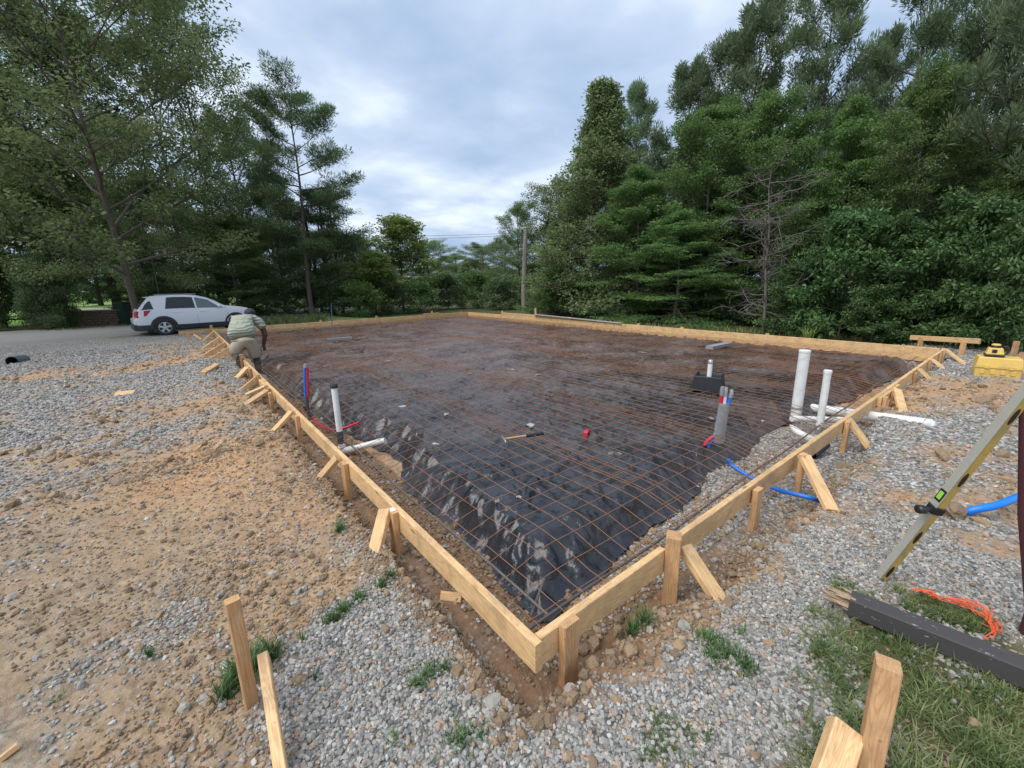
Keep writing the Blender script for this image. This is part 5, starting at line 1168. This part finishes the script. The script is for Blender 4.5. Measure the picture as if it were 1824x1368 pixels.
# ---------------------------------------------------------------- retaining wall, bin, driveway, shed, pole
def wall():
    m_, t_, b_ = newmat('split_block'); oc = ocoord(t_); br = t_.nodes.new('ShaderNodeTexBrick'); t_.links.new(mapping(t_, oc, (1, 1, 1), (0, 0, 0), (math.pi/2, 0, 0)), br.inputs[0])
    br.inputs['Scale'].default_value = 2.2; br.inputs['Color1'].default_value = (.21, .165, .125, 1); br.inputs['Color2'].default_value = (.29, .235, .18, 1); br.inputs['Mortar'].default_value = (.07, .055, .045, 1); br.inputs['Mortar Size'].default_value = .03
    c = mixrgb(t_, math_(t_, 'MULTIPLY', noise(t_, oc, 12, 5), .6), br.outputs[0], (.2, .16, .12)); t_.links.new(c, b_.inputs['Base Color']); setp(b_, rough=.95); bump(t_, b_, noise(t_, oc, 14, 5), .8, .04)
    P = [Vector((x, 26.85-.44*(x+2.5), 0)) for x in np.linspace(-4.6, -.75, 14)]; R = empty('retaining_wall', P[0]); tag(R, 'low tan block retaining wall across the road', 'retaining wall')
    L = 0; a0, b0 = P[0], P[-1]; d = (b0-a0); ln = d.length; R.rotation_euler.z = math.atan2(d.y, d.x); rr = random.Random(4); m = MB(); x = 0; z0 = zgs(a0.x+1, a0.y-1)-.1
    for row in range(4):
        x = -(row % 2)*.2
        while x < ln: m.box((x+.2, rr.uniform(-.02, .02)+row*.02, z0+.08+row*.155+.07), (.385, .25, .148)); x += .4
    m.build('block_courses', m_, R, bevel=.012); m = MB(); x = 0
    while x < ln: m.box((x+.3, .06, z0+.08+4*.155+.025), (.59, .30, .05)); x += .6
    m.build('cap_stones', simple('cap_stone', (.28, .24, .20), .9, 0, .2, 10, .3), R)
wall()
b = AT(231, 574, 26.0); b.z = zgs(b.x, b.y); R = empty('wheeled_bin', b, .5); tag(R, 'dark green wheeled bin at the end of the block wall', 'bin')
GRB = simple('dark_green_plastic', (.012, .04, .03), .5); m = MB(); taper(m, 0, 0, .05, .95, .24, .26, .30, .34); m.build('body', GRB, R, bevel=.02); m = MB(); taper(m, 0, 0, .955, 1.03, .32, .36, .27, .30); m.build('lid', GRB, R, bevel=.02)
for x in (-.25, .25): m = MB(); m.tube([(x-.03, .28, .1), (x+.03, .28, .1)], .1, 16); m.build('wheel', BLK, R)
m = MB(); V = []; F = []
for i, x in enumerate(np.linspace(-5, -.6, 12)):
    yb = 29.5-.3*(x+2.5); 
    for j in range(4): y = yb+j*1.6; V.append((x, y, zgs(x, y)+.03))
for i in range(11):
    for j in range(3): a = i*4+j; F.append((a, a+1, a+5, a+4))
o = mesh_np('driveway', np.array(V), np.array(F), simple('pale_concrete', (.55, .50, .42), .9)); struct(o)
b = AT(608, 560, 44); R = empty('shed', (b.x, b.y, zgs(b.x, b.y)), -.5); tag(R, 'pale grey outbuilding glimpsed between trunks behind the back form', 'shed')
WH = simple('white_siding', (.55, .58, .60), .7); m = MB(); m.box((0, 0, 1.1), (5, 3.4, 2.2)); m.build('wall', WH, R); m = MB(); m.add([(-2.7, -2, 2.2), (2.7, -2, 2.2), (2.7, 2, 2.2), (-2.7, 2, 2.2), (-2.7, 0, 3.2), (2.7, 0, 3.2)], [(0, 1, 5, 4), (2, 3, 4, 5), (0, 4, 3), (1, 2, 5), (0, 3, 2, 1)]); m.build('roof', GREYP, R)
m = MB(); m.box((-.8, -1.72, 1.0), (.9, .05, 2.0)); m.build('door', GREYP, R); m = MB(); m.box((1.1, -1.72, 1.3), (.9, .05, .8)); m.build('window', BLK, R)
b = AT(933.5, 560, 25.5); zb = zgs(b.x, b.y); tp = AT(936.5, 409, 25.5); R = empty('utility_pole', (b.x, b.y, zb)); tag(R, 'weathered grey wooden utility pole beyond the far corner', 'utility pole'); o0 = R.location
PW = bark_mat('pole_wood', (.22, .19, .16), (.42, .38, .33)); m = MB(); m.tube([(0, 0, -1), Vector((0, 0, 1.5)), tp-o0], [.15, .145, .115], 14); m.build('pole', PW, R, smooth=True)
m = MB(); m.tube([tp-o0+Vector((-.12, 0, -.25)), tp-o0+Vector((-.12, 0, -.1))], .03, 8); m.build('insulator', GREYP, R); m = MB(); m.tube([tp-o0+Vector((-.13, 0, -1.25)), tp-o0+Vector((-.13, 0, -1.05))], .04, 8); m.build('bracket', GREYP, R)
WIRE = simple('overhead_wire', (.10, .11, .12), .6)
def wire(a, b_, sagm, label, r=.010):
    m = MB(); m.tube([a.lerp(b_, i/24)-Vector((0, 0, sagm*4*(i/24)*(1-i/24))) for i in range(25)], r, 5); tag(m.build('overhead_wire', WIRE), label, 'wire')
wire(tp+Vector((0, 0, -.15)), AT(440, 412, 34), .25, 'uppermost overhead wire running left from the utility pole'); wire(tp+Vector((0, 0, -.26)), AT(440, 424, 34), .2, 'second overhead wire just under the uppermost')
wire(tp+Vector((0, 0, -1.15)), AT(440, 447, 34), .3, 'lower overhead wire running left through the trees'); wire(tp+Vector((0, 0, -.4)), AT(858, 561, 22.5), .0, 'slanting guy wire down to the left of the pole', .009); wire(tp+Vector((0, 0, -.4)), AT(919, 566, 24.8), .0, 'steep guy wire beside the pole', .009)
wire(tp+Vector((0, 0, -1.15)), AT(1250, 440, 40), .3, 'overhead wire running right from the pole into the wood')
# ---------------------------------------------------------------- car
def build_car():
    PA, t_, b_ = newmat('white_car_paint'); b_.inputs['Base Color'].default_value = (.72, .74, .77, 1); setp(b_, rough=.35, coat=.6); 
    GLS, t_, b_ = newmat('dark_car_glass'); b_.inputs['Base Color'].default_value = (.012, .016, .02, 1); setp(b_, rough=.1, spec=.5)
    GL2, t_, b_ = newmat('teal_car_glass'); b_.inputs['Base Color'].default_value = (.07, .12, .13, 1); setp(b_, rough=.08, spec=.8)
    CLD = simple('dark_cladding', (.028, .033, .040), .6); TY = simple('tyre_rubber', (.022, .022, .022), .85, 0, .2, 30, .2, dirt=((.12, .10, .08), .4)); AL = simple('alloy', (.55, .56, .57), .35, .5)
    TL = simple('tail_light_red', (.38, .005, .02), .2)
    a, c = G(297, 597.5, -.165), G(431, 588, -.165); d = Matrix.Rotation(math.radians(7), 3, 'Z')@(c-a).normalized(); left = Vector((-d.y, d.x, 0)); zc_ = -.165
    org = a-d*.86+left*.80; org.z = zc_
    M = Matrix((d, left, Vector((0, 0, 1)))).transposed().to_4x4(); M.translation = org
    M = M@Matrix.Scale(.835, 4); M.translation = a-d*.86*.835+left*.80*.835; M.translation.z = zc_; R = empty('parked_car', M=M); tag(R, 'white compact suv parked beyond the left end of the form', 'car')
    xs = [0, .06, .16, .30, .50, .70, .95, 1.3, 1.7, 2.1, 2.5, 2.75, 2.95, 3.1, 3.3, 3.6, 3.9, 4.08, 4.2, 4.25]
    tp = [.60, .98, 1.12, 1.30, 1.54, 1.60, 1.635, 1.66, 1.655, 1.61, 1.49, 1.36, 1.22, 1.13, 1.10, 1.06, .99, .90, .76, .62]
    wf = [.80, .90, .95, .97, .985, 1, 1, 1, 1, 1, 1, 1, 1, .995, .99, .97, .94, .88, .78, .66]
    zb = [.42, .34, .28, .26, .24, .22, .21, .2, .2, .2, .2, .2, .2, .2, .22, .24, .26, .30, .36, .42]
    W = .885
    BELT = lambda x: 1.06+.0*x-.02*max(0, x-1.5)
    def prof(x):
        T_ = np.interp(x, xs, tp); w = W*np.interp(x, xs, wf); z0 = np.interp(x, xs, zb); be = min(BELT(x), T_-.03)
        hgt = T_-be; ws = w*.955-.30*max(0, hgt)*.9; ws = max(ws, w*.60)
        return [(0, z0), (w*.80, z0), (w*.975, z0+.10), (w, max(z0+.16, .48)) if be > .6 else (w, (z0+be)/2), (w*.995, (be*.55+.30) if be > .7 else (z0+be*2)/3), (w*.965, be), (ws, T_-.06*min(1, hgt/.2)), (ws-.12, T_-.008), (0, T_)]
    X = sorted(set(np.round(np.concatenate([np.array(xs), np.arange(.1, 4.2, .11)]), 3))); V = []; F = []
    for x in X:
        p = prof(x); ring = [(x, -y, z) for y, z in p]+[(x, y, z) for y, z in p[-2:0:-1]]; V += ring
    n = len(ring)
    for i in range(len(X)-1):
        for k in range(n): F.append((i*n+k, (i+1)*n+k, (i+1)*n+(k+1) % n, i*n+(k+1) % n))
    F.append(tuple(range(n))); F.append(tuple((len(X)-1)*n+k for k in range(n))[::-1])
    m = MB(); m.add(V, F); m.build('body', PA, R, smooth=True)
    def side(x, t, off=.006, s=-1):
        p = prof(x); (w0, z0), (w1, z1) = p[5], p[6]; y = w0+(w1-w0)*t; z = z0+(z1-z0)*t; return (x, s*(y+off), z+off*.3)
    def window(name, x0, x1, s, mat, tl=.10, th=.86, sh0=0, sh1=0, nx=10):
        m = MB(); V = []; F = []
        for i in range(nx+1):
            for j in range(5):
                u = j/4; t = tl+(th-tl)*u; x = (x0+sh0*u)*(1-i/nx)+(x1+sh1*u)*(i/nx); V.append(side(x, t, .006, s))
        for i in range(nx):
            for j in range(4): F.append((i*5+j, (i+1)*5+j, (i+1)*5+j+1, i*5+j+1))
        m.add(V, F); return m.build(name, mat, R, smooth=True)
    for s in (-1, 1):
        window('side_window', .98, 2.0, s, GLS, .04, .90, sh0=.12, sh1=-.04); window('side_window', 2.06, 3.10, s, GL2, .04, .90, sh0=-.03, sh1=-.62)
        window('quarter_glass', .20, .62, s, GLS, .05, .80, .16, -.06)
        m = MB(); m.box((1.5, s*(.60), 1.648), (1.3, .03, .03)); m.build('roof_rail', GREYP, R)
        # cladding along the sill
        V = []; F = []; xr = np.linspace(1.2, 3.1, 16)
        for x in xr:
            w = W*np.interp(x, xs, wf); V += [(x, s*(w+.008), .43), (x, s*(w+.02), .40), (x, s*(w*.99+.006), .25), (x, s*(w*.9), .19)]
        for i in range(15):
            for j in range(3): F.append((i*4+j, (i+1)*4+j, (i+1)*4+j+1, i*4+j+1))
        m = MB(); m.add(V, F); m.build('sill_cladding', CLD, R)
        for x in (1.0, 2.02, 3.12):
            V = []
            for j in range(9):
                z = .43+(BELT(x)-.43)*j/8; w = W*(.999 if z < .75 else .999-.035*(z-.75)/.31); V += [(x-.004-(.0 if x > 1.1 else -.10*(1-j/8)**2), s*(w+.003), z), (x+.004-(.0 if x > 1.1 else -.10*(1-j/8)**2), s*(w+.003), z)]
            m = MB(); m.add(V, [(2*j, 2*j+1, 2*j+3, 2*j+2) for j in range(8)]); m.build('door_seam', GREYP, R)
        for x in (1.30, 2.24):
            m = MB(); m.box((x, s*(W*.985+.012), .93), (.19, .03, .03)); m.build('door_handle', PA, R, bevel=.008)
        m = MB(); m.ico((2.84, s*(W+.07), 1.12), .1, 3, (.7, .75, .8)); m.build('mirror', PA, R, smooth=True)
        # wheels
        for xw in (.86, 3.415):
            w = W*np.interp(xw, xs, wf); m = MB(); V = []; F = []; n = 28
            for k in range(n+1):
                a_ = math.pi*(1.06*k/n-.03)
                for r_, o_ in ((.455, .004), (.44, .024), (.375, .026), (.365, -.05)): V.append((xw+r_*math.cos(a_), s*(w+o_), .35+r_*math.sin(a_)))
            for k in range(n):
                for j in range(3): F.append((k*4+j, k*4+j+1, (k+1)*4+j+1, (k+1)*4+j))
            m.add(V, F); m.build('arch_trim', CLD, R, smooth=True)
            m = MB(); V = [(xw+.40*math.cos(6.283*k/32), s*(w+.005), max(.16, .35+.40*math.sin(6.283*k/32))) for k in range(32)]; m.add(V, [tuple(range(32))]); m.build('wheel_well', BLK, R)
            wh = empty('wheel', (xw, s*(w-.085), .335)); wh.parent = R
            m = MB(); prof_ = [(.215, .10), (.25, .112), (.305, .108), (.333, .085), (.338, 0), (.333, -.085), (.305, -.1), (.215, -.1)]; V = []; F = []; n = 36
            for k in range(n):
                a_ = 6.283*k/n; V += [(r_*math.cos(a_), s*y, r_*math.sin(a_)) for r_, y in prof_]
            q = len(prof_)
            for k in range(n):
                for j in range(q-1): F.append((k*q+j, k*q+j+1, ((k+1) % n)*q+j+1, ((k+1) % n)*q+j))
            m.add(V, F); m.build('tyre', TY, wh, smooth=True)
            m = MB(); m.tube([(0, s*.06, 0), (0, s*.066, 0)], .213, 28); 
            m.build('rim_disc', BLK, wh)
            m = MB()
            V = []; F = []; n = 32
            for k in range(n):
                a_ = 6.283*k/n; V += [(r_*math.cos(a_), s*y, r_*math.sin(a_)) for r_, y in ((.222, .100), (.205, .104), (.198, .07))]
            for k in range(n):
                for j in range(2): F.append((k*3+j, k*3+j+1, ((k+1) % n)*3+j+1, ((k+1) % n)*3+j))
            m.add(V, F)
            for k in range(5):
                a_ = 6.283*k/5+.3
                m.add([(.03*math.cos(a_+1.2), s*.105, .03*math.sin(a_+1.2)), (.03*math.cos(a_-1.2), s*.105, .03*math.sin(a_-1.2)), (.205*math.cos(a_-.23), s*.094, .205*math.sin(a_-.23)), (.205*math.cos(a_+.23), s*.094, .205*math.sin(a_+.23)),
                       (.03*math.cos(a_+1.2), s*.07, .03*math.sin(a_+1.2)), (.03*math.cos(a_-1.2), s*.07, .03*math.sin(a_-1.2)), (.205*math.cos(a_-.23), s*.07, .205*math.sin(a_-.23)), (.205*math.cos(a_+.23), s*.07, .205*math.sin(a_+.23))], [(0, 1, 2, 3), (0, 3, 7, 4), (1, 5, 6, 2), (2, 6, 7, 3)])
            m.tube([(0, s*.08, 0), (0, s*.112, 0)], .045, 14); m.build('rim', AL, wh)
        # tail light wrapping the corner
        V = []; P_ = [(.06, 1.03), (.52, 1.05), (.36, .84), (.06, .76)]
        for x, z in P_: w = W*np.interp(x, xs, wf); V.append((x, s*(w*(.972 if z > 1 else .99)+.018), z))
        V += [(x+.01, v[1]-s*.03, z) for (x, z), v in zip(P_, V[:4])]; V2 = [(-.015, s*.62, .98), (-.015, s*.66, .80)]
        m = MB(); m.add(V, [(0, 1, 2, 3), (0, 4, 5, 1), (1, 5, 6, 2), (2, 6, 7, 3), (3, 7, 4, 0)]); m.add([V[0], V[3], V2[1], V2[0]], [(0, 1, 2, 3)]); m.build('tail_light', TL, R)
        V = []; F = []
        for i, x in enumerate(np.linspace(-.02, .50, 7)):
            w = W*np.interp(x, xs, wf)+.012; V += [(x, s*w, .47), (x, s*(w+.006), .43), (x, s*w, .26)]
        for i in range(6):
            for j in range(2): F.append((i*3+j, (i+1)*3+j, (i+1)*3+j+1, i*3+j+1))
        m = MB(); m.add(V, F); m.build('corner_cladding', CLD, R)
        m = MB(); m.box((4.02, s*.68, .86), (.24, .16, .12)); m.build('headlight', simple('headlight_glass', (.5, .52, .55), .1) if s < 0 else bpy.data.materials['headlight_glass'], R, bevel=.03)
    m = MB(); m.box((-.01, 0, .36), (.16, 1.45, .22)); m.build('rear_bumper', CLD, R, bevel=.04); m = MB(); m.box((.01, 0, .60), (.14, 1.5, .24)); m.build('bumper_cover', PA, R, bevel=.05)
    m = MB(); m.add([(.14, -.62, 1.10), (.14, .62, 1.10), (.475, .52, 1.53), (.475, -.52, 1.53)], [(0, 1, 2, 3)]); m.build('rear_window', GLS, R); m = MB(); m.box((.52, 0, 1.555), (.16, 1.05, .03)); m.build('spoiler', PA, R, bevel=.01)
    m = MB(); m.add([(3.08, -.70, 1.135), (3.08, .70, 1.135), (2.42, .55, 1.535), (2.42, -.55, 1.535)], [(0, 1, 2, 3)]); m.build('windscreen', GLS, R)
    m = MB(); m.box((2.0, 0, .24), (3.4, 1.4, .12)); m.build('underbody', BLK, R)
build_car()
# ---------------------------------------------------------------- person
def skin(name, chains, mat, parent=None, sub=2, M=None, root=0):
    """chains: list of lists of (co, rx, ry or None); equal coordinates are welded into one body"""
    vs = []; rad = []; ed = []; key = {}
    for ch in chains:
        prev = None
        for c in ch:
            co, rx, ry = c[0], c[1], (c[2] if len(c) > 2 else c[1]); k = tuple(round(q, 4) for q in co)
            if k not in key: key[k] = len(vs); vs.append(co); rad.append((rx, ry))
            i = key[k]
            if prev is not None and prev != i: ed.append((prev, i))
            prev = i
    me = bpy.data.meshes.new(name+'_cage'); me.from_pydata(vs, ed, []); o = bpy.data.objects.new(name+'_cage', me); COL.objects.link(o)
    sk = o.modifiers.new('skin', 'SKIN'); sk.use_smooth_shade = True; sk.branch_smoothing = .6; ss_ = o.modifiers.new('sub', 'SUBSURF'); ss_.levels = sub; ss_.render_levels = sub
    if not me.skin_vertices:
        bpy.context.view_layer.objects.active = o; o.select_set(True); bpy.ops.object.modifier_remove if False else None
    for i, v in enumerate(me.skin_vertices[0].data): v.radius = rad[i]; v.use_root = (i == root)
    bpy.context.view_layer.update(); dg = bpy.context.evaluated_depsgraph_get(); nm = bpy.data.meshes.new_from_object(o.evaluated_get(dg)); bpy.data.objects.remove(o)
    nm.name = name; nm.materials.clear(); nm.materials.append(mat); nm.polygons.foreach_set('use_smooth', [True]*len(nm.polygons))
    r_ = bpy.data.objects.new(name, nm); COL.objects.link(r_)
    if parent: r_.parent = parent
    return r_
def build_person():
    SK = simple('dark_skin', (.085, .042, .026), .5, 0, .1, 20, .05); SH, t, b = newmat('sage_shirt'); oc = ocoord(t)
    wv = t.nodes.new('ShaderNodeTexWave'); wv.bands_direction = 'Z'; wv.inputs['Scale'].default_value = 5; wv.inputs['Distortion'].default_value = 9; t.links.new(oc, wv.inputs[0])
    t.links.new(mixrgb(t, wv.outputs['Fac'], (.34, .355, .275), (.365, .38, .295)), b.inputs['Base Color']); setp(b, rough=.9); bump(t, b, math_(t, 'ADD', wv.outputs['Fac'], noise(t, oc, 9, 3)), .6, .03)
    KH = simple('khaki_cloth', (.40, .34, .25), .9, 0, .14, 9, .6); BT = simple('muddy_boot', (.055, .058, .055), .6, 0, .3, 18, .3, dirt=((.25, .20, .15), .7)); CP = simple('dark_cap', (.03, .035, .05), .8)
    O = Vector((.99, 9.9, -.31)); R = empty('person', O, -.06)
    tag(R, 'worker seen from behind, bent over the form in sage shirt, khaki shorts and boots', 'person')
    pel = (0, 0, .68); hr, hl = (.13, .0, .62), (-.14, .0, .62)
    s1, s2, s3, nk = (.01, .14, .88), (.05, .33, 1.03), (.09, .49, 1.07), (.12, .60, 1.10)
    hand = []
    w = Vector((.37, .40, .53)); pm = w+Vector((-.005, .02, -.075))
    ch = [[(pel, .19, .15), (s1, .15, .12), (s2, .18, .13), (s3, .13, .10), (nk, .062, .06), ((.18, .66, 1.12), .062), ((.23, .70, 1.15), .088, .10), ((.235, .755, 1.145), .075, .085)],
          [(pel, .19, .15), (hr, .13, .13), ((.16, .05, .46), .09), ((.175, .09, .32), .07), ((.18, .07, .20), .058), ((.18, .04, .08), .05), ((.185, .18, .04), .045), ((.185, .24, .035), .035)],
          [(pel, .19, .15), (hl, .13, .13), ((-.15, .06, .46), .09), ((-.15, .14, .36), .07), ((-.145, .05, .35), .062), ((-.14, -.07, .36), .05), ((-.14, -.09, .24), .045), ((-.14, -.07, .18), .035)],
          [(s3, .13, .10), ((.24, .48, 1.08), .085), ((.35, .45, 1.0), .078), ((.405, .41, .83), .062), ((.42, .39, .71), .054), ((.39, .395, .61), .046), (tuple(w), .032, .038), (tuple(pm), .022, .040)],
          [(s3, .13, .10), ((-.04, .49, 1.06), .08), ((-.07, .56, .96), .07), ((-.08, .64, .76), .056), ((-.08, .66, .67), .05), ((-.06, .70, .56), .042), ((-.02, .76, .50), .030, .036), ((.02, .79, .46), .022, .038)]]
    for side_, base, dz in ((1, pm, Vector((-.01, .03, -.03))), (-1, Vector((.02, .79, .46)), Vector((.03, .02, -.03)))):
        for k, L in enumerate((.80, 1.0, .95, .75)):
            off = Vector((0, (k-1.5)*.021, 0)) if side_ > 0 else Vector(((k-1.5)*.014, (k-1.5)*.014, 0)); a = base+off+dz*.5; b_ = a+dz*L*.9; c = b_+Vector((-.012*side_, .004, -.02))*L; e = c+Vector((-.02*side_, 0, -.006))*L
            ch.append([(tuple(base), .022, .038), (tuple(a), .0105), (tuple(b_), .0095), (tuple(c), .009), (tuple(e), .007)])
        th = base+Vector((-.02, -.03, .01)); ch.append([(tuple(base), .022, .038), (tuple(th), .013), (tuple(th+Vector((-.012, -.012, -.028))), .011), (tuple(th+Vector((-.02, -.008, -.05))), .009)])
    body = skin('body', ch, SK, R, 2)
    # face, ears
    m = MB(); 
    for sx_ in (-1, 1): m.ico((.235+sx_*.083, .70, 1.135), .022, 2, (.4, .8, 1.2))
    m.build('ears', SK, R, smooth=True)
    m = MB(); m.ico((.235, .84, 1.10), .022, 2, (.8, 1, 1.2)); m.ico((.235, .815, 1.055), .03, 2, (1, .5, .35)); m.build('nose_and_mouth', SK, R, smooth=True)
    m = MB(); 
    for sx_ in (-1, 1): m.ico((.235+sx_*.032, .825, 1.12), .013, 2)
    m.build('eyes', simple('eye_white', (.6, .58, .55), .3), R, smooth=True)
    # shirt: hangs wide over the hips
    skin('shirt', [[((-.01, -.04, .71), .285, .21), ((.0, .06, .85), .28, .21), ((.03, .2, .99), .275, .20), ((.07, .37, 1.08), .25, .175), ((.10, .50, 1.09), .16, .125), ((.115, .57, 1.095), .08, .08)],
                   [((.07, .37, 1.08), .25, .175), ((.23, .46, 1.08), .12), ((.345, .45, 1.01), .112), ((.395, .42, .89), .098), ((.405, .415, .85), .092)],
                   [((.07, .37, 1.08), .25, .175), ((-.04, .48, 1.07), .11), ((-.07, .54, .98), .10), ((-.08, .59, .88), .09)]], SH, R, 2)
    skin('shorts', [[((-.005, -.02, .80), .25, .18), ((0, -.02, .72), .265, .20), ((.145, .0, .58), .15), ((.16, .03, .46), .135), ((.175, .06, .35), .122), ((.178, .06, .29), .118)],
                    [((0, -.02, .72), .265, .20), ((-.145, .0, .60), .15), ((-.15, .03, .50), .135), ((-.15, .07, .42), .12)]], KH, R, 2)
    m = MB(); m.box((.30, .06, .43), (.03, .13, .14)); o = m.build('cargo_pocket', KH, R, bevel=.012); 
    for q_ in ((.12, -.215, .70), (-.16, -.205, .70)): m = MB(); m.box(q_, (.12, .02, .035)); m.build('pocket_flap', KH, R, bevel=.006)
    skin('boot', [[((.182, .09, .28), .078), ((.184, .07, .20), .072), ((.182, .04, .12), .066), ((.18, .02, .055), .060), ((.185, .12, .045), .055), ((.187, .24, .035), .045)]], BT, R, 2)
    skin('boot', [[((-.15, .13, .37), .078), ((-.145, .04, .37), .074), ((-.14, -.06, .38), .068), ((-.14, -.10, .35), .058), ((-.14, -.11, .24), .058), ((-.14, -.10, .15), .046)]], BT, R, 2)
    m = MB(); pts = [(-.14+math.cos(a)*(.050 if math.sin(a) > -.2 else .044), .265+math.sin(a)*.145) for a in np.linspace(0, 6.283, 22)[:-1]]
    m.add([(x, -.172, z) for x, z in pts]+[(x, -.150, z) for x, z in pts], [tuple(range(21)), tuple(range(21, 42))[::-1]]+[(k, (k+1) % 21, 21+(k+1) % 21, 21+k) for k in range(21)]); m.build('boot_sole', simple('muddy_sole', (.07, .055, .04), .9, 0, .4, 40, .8, dirt=((.22, .17, .12), .8)), R)
    m = MB(); m.ico((.232, .715, 1.185), .112, 3, (.95, 1.05, .82)); m.build('cap', CP, R, smooth=True); m = MB(); m.ico((.235, .83, 1.17), .085, 2, (.9, .9, .12)); m.build('cap_brim', CP, R, smooth=True)
    m = MB(); 
    for k in range(20):
        a0, a1 = 6.283*k/20, 6.283*(k+1)/20; m.tube([(0, .042*math.cos(a0), .042*math.sin(a0)), (0, .042*math.cos(a1), .042*math.sin(a1))], .016, 8, caps=False)
    Rt = O+Vector((.385, .47, .425)); T_ = empty('tie_wire_reel', Rt, .9); m.build('reel', BLK, T_, smooth=True); m = MB(); m.tube([(0, 0, .05), (0, -.03, .10)], .012, 8); m.build('handle', YEL, T_); tag(T_, 'small black tie-wire reel in the right hand of the worker', 'reel')
build_person()
